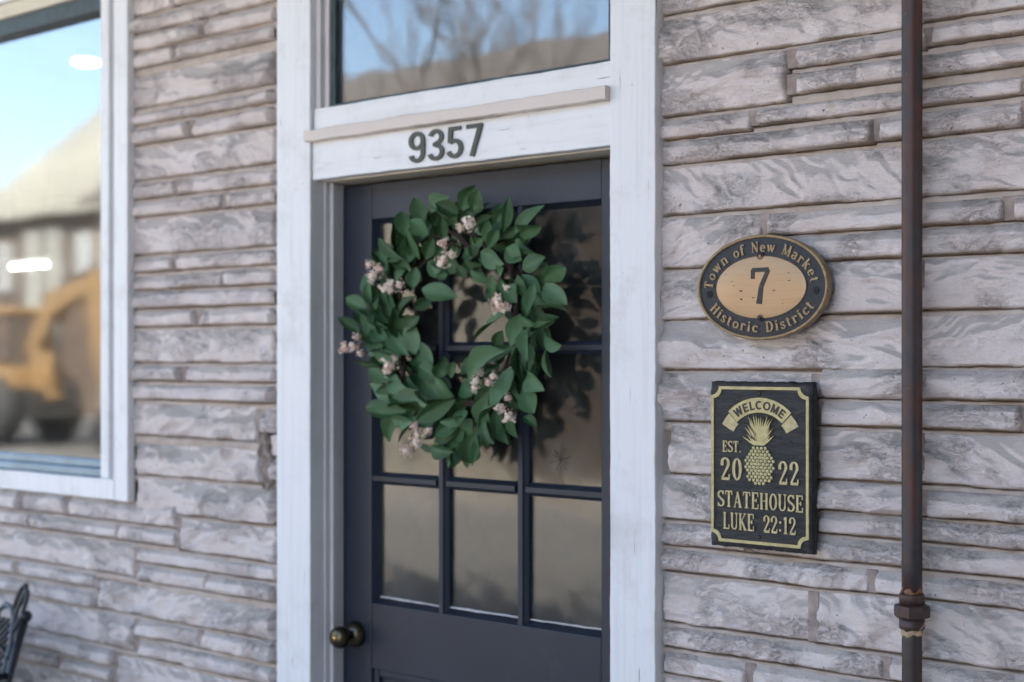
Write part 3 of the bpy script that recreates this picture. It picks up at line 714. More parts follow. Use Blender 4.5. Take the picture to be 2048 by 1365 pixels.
# ------------------------------------------------------------------ stroke lettering
def arc(cx, cy, rx, ry, a0, a1, tk, tn, n=14):
    out = []
    for i in range(n+1):
        a = R(a0 + (a1-a0)*i/n)
        out.append((cx+rx*math.cos(a), cy+ry*math.sin(a), tn+(tk-tn)*abs(math.cos(a))**1.3))
    return out
def ln(x0, y0, x1, y1, w, w2=None): return [(x0, y0, w), (x1, y1, w if w2 is None else w2)]
def sf(x, y, half, t): return ln(x-half, y, x+half, y, t)
def serif_glyph(c, k, t):
    """strokes on a cell one unit high; returns (width, strokes). k thick, t thin stroke"""
    h2 = t/2; b, T = h2, 1-h2
    s = []
    if c == 'S':
        w = .50
        s = [arc(.25, .745, .185, .215, 25, 265, k*.95, t*1.1), arc(.25, .265, .20, .225, 85, -155, k*.95, t*1.1), ln(.13, .60, .40, .40, k*.9), ln(.43, .99, .43, .76, t), ln(.06, .01, .06, .26, t)]
    elif c == 'T': w = .56; s = [ln(.28, b, .28, T, k), ln(.03, T, .53, T, t*1.2), ln(.045, T, .045, .76, t), ln(.515, T, .515, .76, t), sf(.28, b, .13, t)]
    elif c == 'A': w = .62; s = [ln(.10, b, .30, T, t), ln(.29, T, .50, b, k), ln(.15, .32, .43, .32, t), sf(.10, b, .09, t), sf(.50, b, .11, t)]
    elif c == 'E': w = .54; s = [ln(.13, b, .13, T, k), ln(.03, T, .48, T, t*1.2), ln(.13, .52, .36, .52, t), ln(.03, b, .50, b, t*1.2), ln(.47, T, .47, .74, t), ln(.49, b, .49, .28, t), ln(.36, .64, .36, .40, t)]
    elif c == 'H': w = .62; s = [ln(.13, b, .13, T, k), ln(.49, b, .49, T, k), ln(.13, .52, .49, .52, t)] + [sf(x, y, .11, t) for x in (.13, .49) for y in (b, T)]
    elif c in 'O0': w = .56 if c == 'O' else .50; s = [arc(w/2, .5, w/2-.075, .5-h2, 0, 360, k, t*1.1, 28)]
    elif c == 'U': w = .60; s = [ln(.13, T, .13, .28, k), ln(.49, T, .49, .28, t), arc(.31, .28, .18, .28-h2, 180, 360, k*.8, t), sf(.13, T, .11, t), sf(.49, T, .10, t)]
    elif c == 'L': w = .52; s = [ln(.13, b, .13, T, k), sf(.13, T, .11, t), ln(.02, b, .49, b, t*1.2), ln(.475, b, .475, .28, t)]
    elif c == 'K': w = .62; s = [ln(.13, b, .13, T, k), ln(.13, .40, .50, T, t), ln(.26, .52, .51, b, k)] + [sf(.13, y, .11, t) for y in (b, T)] + [sf(.49, T, .10, t), sf(.51, b, .11, t)]
    elif c == 'N': w = .66; s = [ln(.11, b, .11, T, t), ln(.55, b, .55, T, t), ln(.11, T, .54, b, k), sf(.11, b, .10, t), sf(.11, T, .09, t), sf(.55, T, .10, t)]
    elif c == 'M': w = .80; s = [ln(.11, b, .11, T, t), ln(.67, b, .67, T, k), ln(.12, T, .38, .05, k), ln(.38, .05, .66, T, t), sf(.11, b, .10, t), sf(.11, T, .10, t), sf(.67, T, .11, t), sf(.67, b, .12, t)]
    elif c == 'D': w = .64; s = [ln(.13, b, .13, T, k), ln(.03, T, .28, T, t*1.2), ln(.03, b, .28, b, t*1.2), arc(.27, .5, .28, .5-h2, -90, 90, k, t*1.1, 18)]
    elif c == '.': w = .22; s = [ln(.11, .0, .11, .13, .14)]
    elif c == ':': w = .28; s = [ln(.14, .12, .14, .26, .14), ln(.14, .58, .14, .72, .14)]
    elif c == '1': w = .42; s = [ln(.22, b, .22, T, k), ln(.22, T, .08, .84, t*1.3), sf(.22, b, .14, t)]
    elif c == '2': w = .52; s = [arc(.25, .74, .175, .26-h2, 175, -35, k, t*1.1), ln(.40, .62, .10, .09, k*.8, t*1.4), ln(.06, .05, .47, .05, t*2.0), ln(.465, .04, .465, .25, t), ln(.09, .64, .09, .80, k*1.0)]
    elif c == '7': w = .56; s = [ln(.06, .965, .50, .965, t*1.7), ln(.075, .98, .075, .72, t*1.4), ln(.49, .96, .30, .50, t*1.5, k*.85), ln(.30, .50, .245, .02, k*.85, k*1.1)]
    # lower case, x-height .66
    elif c == 'o': w = .56; s = [arc(.28, .33, .20, .33-h2, 0, 360, k, t*1.2, 24)]
    elif c == 'w': w = .80; s = [ln(.10, .64, .24, .02, k), ln(.24, .02, .40, .60, t*1.2), ln(.38, .64, .54, .02, k), ln(.54, .02, .70, .64, t*1.2), sf(.10, .64, .10, t), sf(.38, .64, .08, t), sf(.70, .64, .09, t)]
    elif c == 'n': w = .64; s = [ln(.14, b, .14, .64, k), arc(.32, .44, .18, .20, 170, 0, k, t*1.2), ln(.50, .44, .50, b, k), sf(.14, b, .12, t), sf(.50, b, .12, t), sf(.10, .64, .07, t)]
    elif c == 'f': w = .42; s = [ln(.16, b, .16, .80, k), arc(.29, .80, .13, .19, 180, 40, k, t*1.2), sf(.16, b, .13, t), ln(.03, .62, .34, .62, t*1.2), ln(.38, .86, .38, .94, t*2)]
    elif c == 'e': w = .52; s = [arc(.27, .33, .195, .33-h2, 0, 320, k, t*1.2, 22), ln(.09, .36, .46, .36, t*1.2)]
    elif c == 'a': w = .54; s = [arc(.25, .46, .16, .19, 160, 0, k, t*1.3), ln(.41, .46, .41, .06, k), arc(.23, .19, .15, .17, 0, 360, k*.9, t*1.2, 18), ln(.41, .05, .50, .05, t*1.2)]
    elif c == 'r': w = .46; s = [ln(.14, b, .14, .64, k), arc(.30, .46, .15, .18, 170, 40, k*.7, t*1.3), ln(.40, .50, .40, .60, t*2.2), sf(.14, b, .13, t), sf(.10, .64, .08, t)]
    elif c == 'k': w = .62; s = [ln(.14, b, .14, T, k), ln(.14, .26, .44, .64, t*1.2), ln(.25, .38, .50, b, k), sf(.14, b, .12, t), sf(.10, T, .08, t), sf(.45, .64, .10, t), sf(.51, b, .10, t)]
    elif c == 't': w = .40; s = [ln(.16, .14, .16, .86, k), arc(.26, .14, .10, .12, 180, 310, k*.7, t*1.2), ln(.03, .64, .33, .64, t*1.3)]
    elif c == 'i': w = .34; s = [ln(.17, b, .17, .64, k), sf(.17, b, .12, t), sf(.13, .64, .08, t), ln(.17, .80, .17, .95, k*1.1)]
    elif c == 's': w = .44; s = [arc(.22, .49, .13, .14, 30, 250, k*.75, t*1.3), arc(.22, .17, .14, .15, 70, -150, k*.75, t*1.3), ln(.15, .40, .31, .26, k*.8), ln(.35, .64, .35, .48, t), ln(.07, .02, .07, .18, t)]
    elif c == 'c': w = .48; s = [arc(.27, .33, .185, .33-h2, 45, 320, k, t*1.2, 20), ln(.39, .48, .39, .58, t*2.2)]
    else: w = .30
    return w, s
def sans_glyph(c, k):
    t = k; b, T = k/2, 1-k/2; s = []
    if c == 'W': w = .92; s = [ln(.07, 1, .26, 0, k), ln(.26, 0, .46, 1, k), ln(.46, 1, .66, 0, k), ln(.66, 0, .85, 1, k)]
    elif c == 'E': w = .60; s = [ln(.12, 0, .12, 1, k), ln(.12, T, .56, T, k), ln(.12, .5, .52, .5, k), ln(.12, b, .57, b, k)]
    elif c == 'L': w = .54; s = [ln(.12, 0, .12, 1, k), ln(.12, b, .52, b, k)]
    elif c == 'C': w = .70; s = [arc(.37, .5, .29, .5-b, 48, 312, t, t, 22)]
    elif c == 'O': w = .76; s = [arc(.38, .5, .31, .5-b, 0, 360, t, t, 28)]
    elif c == 'M': w = .80; s = [ln(.11, 0, .11, 1, k), ln(.69, 0, .69, 1, k), ln(.11, 1, .40, .08, k), ln(.40, .08, .69, 1, k)]
    elif c == '9': w = .50; s = [arc(.25, .70, .18, .30-b, 0, 360, t, t, 26), arc(.25, .30, .18, .30-b, -165, 0, t, t, 14), ln(.43, .30, .43, .72, k)]
    elif c == '3': w = .50; s = [arc(.24, .745, .17, .255-b, 165, -90, t, t, 18), arc(.24, .27, .19, .27-b, 90, -165, t, t, 18), ln(.16, .515, .26, .515, k)]
    elif c == '5': w = .50; s = [arc(.23, .31, .19, .31-b, 125, -160, t, t, 20), ln(.11, T, .42, T, k), ln(.12, 1, .095, .50, k), ln(.09, .50, .18, .56, k*.8)]
    elif c == '7': w = .48; s = [ln(.03, T, .47, T, k), ln(.425, .95, .18, 0, k)]
    else: w = .30
    return w, s

def bm_strokes(bm, strokes, place, y_back, y_face, jit=0.00006):
    """raise each stroke as a ribbon between y_back (wall side) and y_face (towards the street); place maps glyph to (x, z)"""
    for si, st in enumerate(strokes):
        n = len(st); Lp, Rp = [], []
        for i, (x, y, w) in enumerate(st):
            if i == 0: dx, dy = st[1][0]-x, st[1][1]-y
            elif i == n-1: dx, dy = x-st[-2][0], y-st[-2][1]
            else: dx, dy = st[i+1][0]-st[i-1][0], st[i+1][1]-st[i-1][1]
            d = math.hypot(dx, dy) or 1
            px_, py_ = -dy/d*w/2, dx/d*w/2
            Lp.append(place(x+px_, y+py_)); Rp.append(place(x-px_, y-py_))
        yf = y_face - jit*(si+1)
        a = [bm.verts.new((p[0], yf, p[1])) for p in Lp]; b = [bm.verts.new((p[0], yf, p[1])) for p in Rp]
        a2 = [bm.verts.new((p[0], y_back, p[1])) for p in Lp]; b2 = [bm.verts.new((p[0], y_back, p[1])) for p in Rp]
        for i in range(n-1):
            bm.faces.new((a[i], a[i+1], b[i+1], b[i])); bm.faces.new((a[i], a2[i], a2[i+1], a[i+1])); bm.faces.new((b[i], b[i+1], b2[i+1], b2[i]))
        bm.faces.new((a[0], b[0], b2[0], a2[0])); bm.faces.new((a[-1], a2[-1], b2[-1], b[-1]))
def text_line(name, txt, x0, x1, zb, h, mat, parent, y_back, y_face, k=.14, t=.06, gap=.06, glyph=None):
    gs = [((glyph or serif_glyph)(c, *((k, t) if glyph is None else (k,)))) for c in txt]
    tot = sum(g[0] for g in gs) + gap*(len(gs)-1); sc = (x1-x0)/tot
    bm = bmesh.new(); x = 0
    for (w, st) in gs:
        bm_strokes(bm, st, lambda a, b, x=x: (x0+(x+a)*sc, zb+b*h), y_back, y_face); x += w+gap
    bmesh.ops.recalc_face_normals(bm, faces=bm.faces)
    return from_bm(name, bm, mat, parent)

# ------------------------------------------------------------------ house number
for i, (c, x0, x1, zt, zb) in enumerate((('9', -2.347, -2.297, 2.140, 2.066), ('3', -2.284, -2.236, 2.140, 2.066), ('5', -2.224, -2.176, 2.140, 2.066), ('7', -2.166, -2.116, 2.140, 2.066))):
    w, st = sans_glyph(c, .125)
    bm = bmesh.new()
    sx = (x1-x0)/.46
    cx, cz = (x0+x1)/2, zb
    bm_strokes(bm, st, lambda a, b: ((a-.25)*sx, b*(zt-zb)), 0.0, -0.0045)
    bmesh.ops.recalc_face_normals(bm, faces=bm.faces)
    me = bpy.data.meshes.new('house_number_digit'); bm.to_mesh(me); bm.free()
    o = link_mesh('house_number_digit', me, M['digit'], None, (cx, -0.0112, cz))
    tag(o, 'dark metal house number %s on the white header board, %s' % (c, ('first of the four', 'right after the 9', 'right before the 7', 'last of the four')[i]), 'house number', 'house number digits')

# ------------------------------------------------------------------ oval historic district plaque
OC = Vector((-1.386, -0.024, 1.7395))
OP = empty('oval_plaque', OC, 'oval black and bronze historic district plaque with a large 7', 'plaque')
def ell(a, b, n=96): return [(a*math.cos(2*math.pi*i/n), b*math.sin(2*math.pi*i/n)) for i in range(n)]
def ell_rings(name, rings, mat, parent, fill_last=True, n=96, fill_first=False):
    V, F = [], []
    for (a, b, y) in rings: V += [(OC.x+p[0], y, OC.z+p[1]) for p in ell(a, b, n)]
    for j in range(len(rings)-1):
        for k in range(n): F.append((j*n+k, j*n+(k+1) % n, (j+1)*n+(k+1) % n, (j+1)*n+k))
    if fill_last: F.append(tuple((len(rings)-1)*n+k for k in range(n)))
    if fill_first: F.append(tuple(range(n))[::-1])
    o = from_py(name, V, F, mat, parent)
    b_ = bmesh.new(); b_.from_mesh(o.data); bmesh.ops.recalc_face_normals(b_, faces=b_.faces); b_.to_mesh(o.data); b_.free()
    for p in o.data.polygons: p.use_smooth = len(p.vertices) == 4
    return o
YB, YG, YF = -0.016, -0.031, -0.0335     # back, black ground, raised faces
ell_rings('backing', [(.1436, .1021, YB), (.1436, .1021, YG+.001), (.136, .0945, YG), (.05, .03, YG)], M['castblack'], OP, True)
ell_rings('rim', [(.1446, .1031, YB-.001), (.1446, .1031, YF+.001), (.1438, .1023, YF-.0008), (.1405, .0990, YF-.0012), (.1388, .0973, YF-.0004), (.1382, .0967, YG+.0004)], M['bronze_dull'], OP, False)
ell_rings('centre_panel', [(.0992, .0612, YG+.0005), (.0992, .0612, YF), (.0978, .0598, YF-.0007), (.04, .025, YF-.0007)], M['bronze'], OP, True)
w, st = serif_glyph('7', .135, .07)
bm = bmesh.new(); bm_strokes(bm, st, lambda a, b: (OC.x+.0005+(a-.28)*.082, OC.z-.034+b*.0705), YF-.0004, YF-.0018)
bmesh.ops.recalc_face_normals(bm, faces=bm.faces); from_bm('numeral', bm, M['black'], OP)
def oval_text(txt, a, b, ang0, ang1, h, cond, top):
    gs = []
    for c in txt: gs.append((c, *serif_glyph(c, .17, .085)) if c != ' ' else (' ', .42, []))
    gap = .10
    tot = sum(g[1] for g in gs)+gap*(len(gs)-1)
    N = 600; P_ = [(a*math.cos(R(ang0+(ang1-ang0)*i/N)), b*math.sin(R(ang0+(ang1-ang0)*i/N))) for i in range(N+1)]
    L_ = [0]
    for p, q in zip(P_, P_[1:]): L_.append(L_[-1]+math.hypot(q[0]-p[0], q[1]-p[1]))
    def at(s):
        s = max(0, min(L_[-1], s)); i = min(N-1, max(0, int(np.searchsorted(L_, s))-1)); f = (s-L_[i])/max(1e-9, L_[i+1]-L_[i])
        p, q = P_[i], P_[i+1]; d = math.hypot(q[0]-p[0], q[1]-p[1])
        return p[0]+(q[0]-p[0])*f, p[1]+(q[1]-p[1])*f, (q[0]-p[0])/d, (q[1]-p[1])/d
    sc = L_[-1]/tot; x = 0; word = None
    for c, w, st in gs + [(' ', 0, [])]:
        if c == ' ':
            if word is not None:
                bmesh.ops.recalc_face_normals(word, faces=word.faces); from_bm('raised_word', word, M['bronze_dull'], OP); word = None
        else:
            if word is None: word = bmesh.new()
            px_, pz_, tx, tz = at((x+w/2)*sc)
            nx_, nz_ = -tz, tx
            cx_sc = min(sc, h*cond)
            bm_strokes(word, st, lambda u, v: (OC.x+px_+tx*(u-w/2)*cx_sc+nx_*v*h, OC.z+pz_+tz*(u-w/2)*cx_sc+nz_*v*h), YG+.0005, YF+.0003)
        x += w+gap
oval_text('Town of New Market', .1075, .0690, 180, 4, .0205, 1.25, True)
oval_text('Historic District', .1295, .0880, 207, 334, .0205, 1.25, False)
for an in (188, -7):
    cx, cz = OC.x+.1185*math.cos(R(an)), OC.z+.080*math.sin(R(an))
    lathe('rosette_boss', [(.0072, 0), (.0072, .0015), (.0055, .0022), (.0048, .0010), (.0034, .0010), (.0030, .0026), (0, .0030)], (cx, YG+.0002, cz), M['castblack'], OP, 'y', 16)
lathe('screw', [(.0075, 0), (.0072, .0022), (.0056, .0026), (.0050, .0012), (0, .0012)], (OC.x, YF+.0008, OC.z+.0612), M['castblack'], OP, 'y', 20)
lathe('screw', [(.0070, 0), (.0066, .0022), (.0050, .0026), (.0044, .0012), (0, .0012)], (OC.x, YF+.0008, OC.z-.0600), M['castblack'], OP, 'y', 20)
lathe('screw_head', [(.0036, 0), (.0034, .0016), (0, .0022)], (OC.x, YF-.0006, OC.z+.0612), M['copper'], OP, 'y', 12)
lathe('screw_head', [(.0036, 0), (.0034, .0016), (0, .0022)], (OC.x, YF-.0006, OC.z-.0600), M['screw'], OP, 'y', 12)

# ------------------------------------------------------------------ slate welcome plaque
SC = Vector((-1.3855, -0.022, 1.391))
SP = empty('slate_plaque', SC, 'rectangular black slate welcome plaque with gold pineapple and lettering', 'plaque')
# slab with riven, chipped edges
hw, hh = .1135, .1640
nU, nV = 60, 84; V, F = [], []
Y0 = -0.034
for j in range(nV+1):
    for i in range(nU+1):
        u, v = -1+2*i/nU, -1+2*j/nV
        x, z = hw*u-.0012, hh*v
        ex = min(1, max(0, (abs(u)-.90)/.10)); ez = min(1, max(0, (abs(v)-.93)/.07))
        if abs(u) == 1: x += math.copysign(1, u)*(.0018*mnoise.noise((z*60, u*3, 1))+.0012*mnoise.noise((z*190, u*3, 4)))
        if abs(v) == 1: z += math.copysign(1, v)*(.0022*mnoise.noise((x*55, v*3, 2))+.0016*mnoise.noise((x*170, v*3, 5)))
        e = max(ex, ez)
        y = Y0 + .006*e**2.2 + .0009*mnoise.noise((x*25, z*70, 3)) + .0006*mnoise.noise((x*60, z*160, 9)) + .003*e*(mnoise.noise((x*70, z*70, 6)))
        V.append((SC.x+x, y, SC.z+z))
n1 = nU+1
for j in range(nV):
    for i in range(nU): F.append((j*n1+i, j*n1+i+1, (j+1)*n1+i+1, (j+1)*n1+i))
per = [i for i in range(n1)]+[j*n1+nU for j in range(1, nV+1)]+[nV*n1+i for i in range(nU-1, -1, -1)]+[j*n1 for j in range(nV-1, 0, -1)]
base = len(V)
for p in per:
    c = V[p]; V.append((c[0], -0.016, c[2]))
for k in range(len(per)):
    F.append((per[k], base+k, base+(k+1) % len(per), per[(k+1) % len(per)]))
o = from_py('slab', V, F, M['slate'], SP, True)
YS0, YS1 = Y0+.0012, Y0-.0022
# border with notched corners
def notch_loop(a, b, r, n=8):
    pts = []
    for (sx, sz, a0) in ((1, 1, 180), (-1, 1, 270), (-1, -1, 0), (1, -1, 90)):
        arc_ = [(sx*a+r*math.cos(R(a0+90*i/n))*1.0, sz*b+r*math.sin(R(a0+90*i/n))) for i in range(n+1)]
        if sx*sz > 0: arc_ = arc_[::-1] if False else arc_
        pts += arc_[::-1]
    return pts
lo, li = notch_loop(.1075, .1540, .0175), notch_loop(.1018, .1482, .0175)
n = len(lo); V = [(SC.x-.0028+p[0], YS1, SC.z+.0003+p[1]) for p in lo]+[(SC.x-.0028+p[0], YS1, SC.z+.0003+p[1]) for p in li]
V += [(v[0], YS0, v[2]) for v in V]
F = []
for k in range(n):
    q = (k+1) % n
    F += [(k, q, n+q, n+k), (k, 2*n+k, 2*n+q, q), (n+k, n+q, 3*n+q, 3*n+k)]
o = from_py('gold_border', V, F, M['gold'], SP)
b_ = bmesh.new(); b_.from_mesh(o.data); bmesh.ops.recalc_face_normals(b_, faces=b_.faces); b_.to_mesh(o.data); b_.free()
def poly_ring(name, outer, inner, y0, y1, mat):
    n = len(outer); V = [(SC.x+p[0], y1, SC.z+p[1]) for p in outer+inner]; V += [(v[0], y0, v[2]) for v in V]; F = []
    for k in range(n-1): F += [(k, k+1, n+k+1, n+k), (k, 2*n+k, 2*n+k+1, k+1), (n+k, n+k+1, 3*n+k+1, 3*n+k)]
    F += [(0, n, 3*n, 2*n), (n-1, 3*n-1, 4*n-1, 2*n-1)]
    o = from_py(name, V, F, mat, SP)
    b_ = bmesh.new(); b_.from_mesh(o.data); bmesh.ops.recalc_face_normals(b_, faces=b_.faces); b_.to_mesh(o.data); b_.free()
    return o
# banner: a scroll bent on a circle about a point below it
BC, RO, RI = (-.0015, .0330), .1000, .0712
def bp(r, ang): return (BC[0]+r*math.sin(R(ang)), BC[1]+r*math.cos(R(ang)))
ban = poly_ring('banner', [bp(RO, -44+88*i/24) for i in range(25)], [bp(RI, -44+88*i/24) for i in range(25)], YS0, YS1, M['gold'])
for sgn in (-1, 1):
    poly_ring('banner_tail', [bp(RO-.004, sgn*(45.2+16*i/6)) for i in range(7)], [bp(RI-.0045, sgn*(45.2+16*i/6)) for i in range(7)], YS0, YS1+.0012, M['gold_dull'])
gs = [sans_glyph(c, .19) for c in 'WELCOME']; tot = sum(g[0] for g in gs)+.13*6
bm = bmesh.new(); x = 0; hL = .0172; rb = RI+.0056
for (w, st) in gs:
    th = -39.5+79*(x+w/2)/tot; scx = R(79)*(RI+.013)/tot
    c_, s_ = math.cos(R(th)), math.sin(R(th)); p0 = bp(rb, th)
    bm_strokes(bm, st, lambda u, v: (SC.x+p0[0]+c_*(u-w/2)*scx+s_*v*hL, SC.z+p0[1]-s_*(u-w/2)*scx+c_*v*hL), YS1+.0004, YS1-.0007); x += w+.13
bmesh.ops.recalc_face_normals(bm, faces=bm.faces); from_bm('welcome_lettering', bm, M['black'], SP)
kw = dict(mat=M['gold_dull'], parent=SP, y_back=YS0, y_face=YS1)
text_line('est_lettering', 'EST.', SC.x-.0845, SC.x-.0420, SC.z+.0245, .0222, k=.15, t=.07, **kw)
text_line('year_lettering', '20', SC.x-.0890, SC.x-.0405, SC.z-.0308, .0440, k=.15, t=.06, gap=.10, **kw)
text_line('year_lettering', '22', SC.x+.0400, SC.x+.0842, SC.z-.0330, .0445, k=.15, t=.06, gap=.10, **kw)
text_line('name_lettering', 'STATEHOUSE', SC.x-.0957, SC.x+.0936, SC.z-.0845, .0322, k=.145, t=.065, **kw)
text_line('verse_lettering', 'LUKE', SC.x-.0830, SC.x-.0126, SC.z-.1282, .0332, k=.145, t=.065, **kw)
text_line('verse_lettering', '22:12', SC.x+.0070, SC.x+.0780, SC.z-.1285, .0332, k=.145, t=.065, gap=.05, **kw)
for dz in (.141, -.1395):
    lathe('screw', [(.0046, 0), (.0043, .0014), (.0026, .0020), (0, .0020)], (SC.x-.003, Y0+.0006, SC.z+dz), M['screw'], SP, 'y', 14)
# pineapple: scales on an oval body, leaf crown above
bm = bmesh.new(); prng = random.Random(3)
for r_ in range(12):
    for c_ in range(-6, 7):
        x = c_*.0086 + (.0043 if r_ % 2 else 0); z = -.0350+r_*.00625
        e = (x/.0330)**2+((z-.0005)/.0408)**2
        if e > .98: continue
        fx = math.sqrt(max(.25, 1-.45*e)); k6 = []
        for i in range(7):
            a = 2*math.pi*i/7+prng.uniform(-.2, .2); rr = prng.uniform(.86, 1.05)
            k6.append((x+.0045*fx*rr*math.cos(a), z+.0036*rr*math.sin(a)+.0007))
        f = [bm.verts.new((SC.x-.0015+p[0], YS1, SC.z+p[1])) for p in k6]; g = [bm.verts.new((SC.x-.0015+p[0], YS0, SC.z+p[1])) for p in k6]
        top = bm.verts.new((SC.x-.0015+x, YS1-.0010, SC.z+z+.0006))
        for i in range(7):
            j = (i+1) % 7; bm.faces.new((f[i], f[j], top)); bm.faces.new((f[i], g[i], g[j], f[j]))
bmesh.ops.recalc_face_normals(bm, faces=bm.faces); from_bm('pineapple_body', bm, M['gold'], SP)
bm = bmesh.new()
for i in range(30):
    tier = i % 3; a = (i/29-.5)*2; an = a*(58 if tier == 0 else 44 if tier == 1 else 26)+prng.uniform(-3, 3)
    base_z = .040 + tier*.009; L_ = (.030, .036, .040)[tier]*prng.uniform(.85, 1.08); wd = .0042
    bx, bz = -.0015+a*.010, base_z
    dx, dz = math.sin(R(an)), math.cos(R(an)); nx_, nz_ = dz, -dx
    y = YS1-.0002*tier-.00004*i
    pr = [(0, .45), (.35, 1.0), (.7, .55), (1, 0)]
    lft = [(bx+dx*t*L_+nx_*wd*w/2, bz+dz*t*L_+nz_*wd*w/2) for t, w in pr]; rgt = [(bx+dx*t*L_-nx_*wd*w/2, bz+dz*t*L_-nz_*wd*w/2) for t, w in pr]
    loop = lft+rgt[-2::-1]
    f = [bm.verts.new((SC.x+p[0], y, SC.z+p[1])) for p in loop]; g = [bm.verts.new((SC.x+p[0], YS0, SC.z+p[1])) for p in loop]
    bm.faces.new(f)
    for k in range(len(loop)):
        j = (k+1) % len(loop); bm.faces.new((f[k], g[k], g[j], f[j]))
bmesh.ops.recalc_face_normals(bm, faces=bm.faces); from_bm('pineapple_crown', bm, M['gold'], SP)

# ------------------------------------------------------------------ iron pipe
PXC, PYC = -1.0715, -0.042
PI_ = empty('iron_pipe', (PXC, PYC, 0), 'thin rusty brown iron pipe running up the wall with a coupling low down', 'pipe')
def vpipe(name, r, z0, z1, mat, n=40):
    bm = bmesh.new(); bm_tube(bm, [(PXC, PYC, z0+(z1-z0)*i/n) for i in range(n+1)], r, 28); return from_bm(name, bm, mat, PI_)
vpipe('upper_pipe', .0183, 1.166, 4.0, M['pipe']); vpipe('lower_pipe', .0178, 0.0, 1.120, M['pipe_low'])
CP = lathe('coupling', [(.0180, 1.112), (.0222, 1.113), (.0226, 1.118), (.0226, 1.132), (.0205, 1.1325), (.0205, 1.158), (.0226, 1.1585), (.0226, 1.172), (.0218, 1.176), (.0180, 1.177)], (PXC, PYC, 0), M['coupling'], PI_, 'z', 28)
bm = bmesh.new(); bm_lathe(bm, [(.0250, 1.1332), (.0308, 1.1340), (.0320, 1.1365), (.0320, 1.1510), (.0306, 1.1550), (.0240, 1.1572)], (PXC, PYC, 0), 'z', 8, False)
bmesh.ops.rotate(bm, verts=bm.verts, cent=(PXC, PYC, 0), matrix=Matrix.Rotation(R(14), 3, 'Z')); bmesh.ops.recalc_face_normals(bm, faces=bm.faces)
from_bm('union_nut', bm, M['coupling'], CP)
bm = bmesh.new(); bm_lathe(bm, [(.0184, 1.1770), (.0206, 1.1780), (.0200, 1.1800), (.0190, 1.1850), (.0184, 1.1880)], (PXC, PYC, 0), 'z', 28)
for v in bm.verts:
    d = mnoise.noise(v.co*120)
    v.co.x = PXC+(v.co.x-PXC)*(.945+.12*d); v.co.y = PYC+(v.co.y-PYC)*(.945+.12*d); v.co.z += .004*mnoise.noise(v.co*80)
from_bm('rust_ring', bm, M['rust'], CP, True)
bm = bmesh.new(); bm_lathe(bm, [(.0179, 1.1000), (.0196, 1.1030), (.0206, 1.1070), (.0200, 1.1110), (.0180, 1.1125)], (PXC, PYC, 0), 'z', 36)
for v in bm.verts:
    d = mnoise.noise(v.co*110)
    v.co.x = PXC+(v.co.x-PXC)*(.935+.13*d); v.co.y = PYC+(v.co.y-PYC)*(.935+.13*d); v.co.z += .005*mnoise.noise(v.co*90+Vector((5, 0, 0)))
from_bm('thread_tape', bm, M['tape'], CP, True)
tube('loose_strand', [(PXC+.018, PYC-.012, 1.112), (PXC+.026, PYC-.014, 1.120), (PXC+.030, PYC-.010, 1.131), (PXC+.040, PYC-.006, 1.134)], .0006, M['tape'], CP, 5)

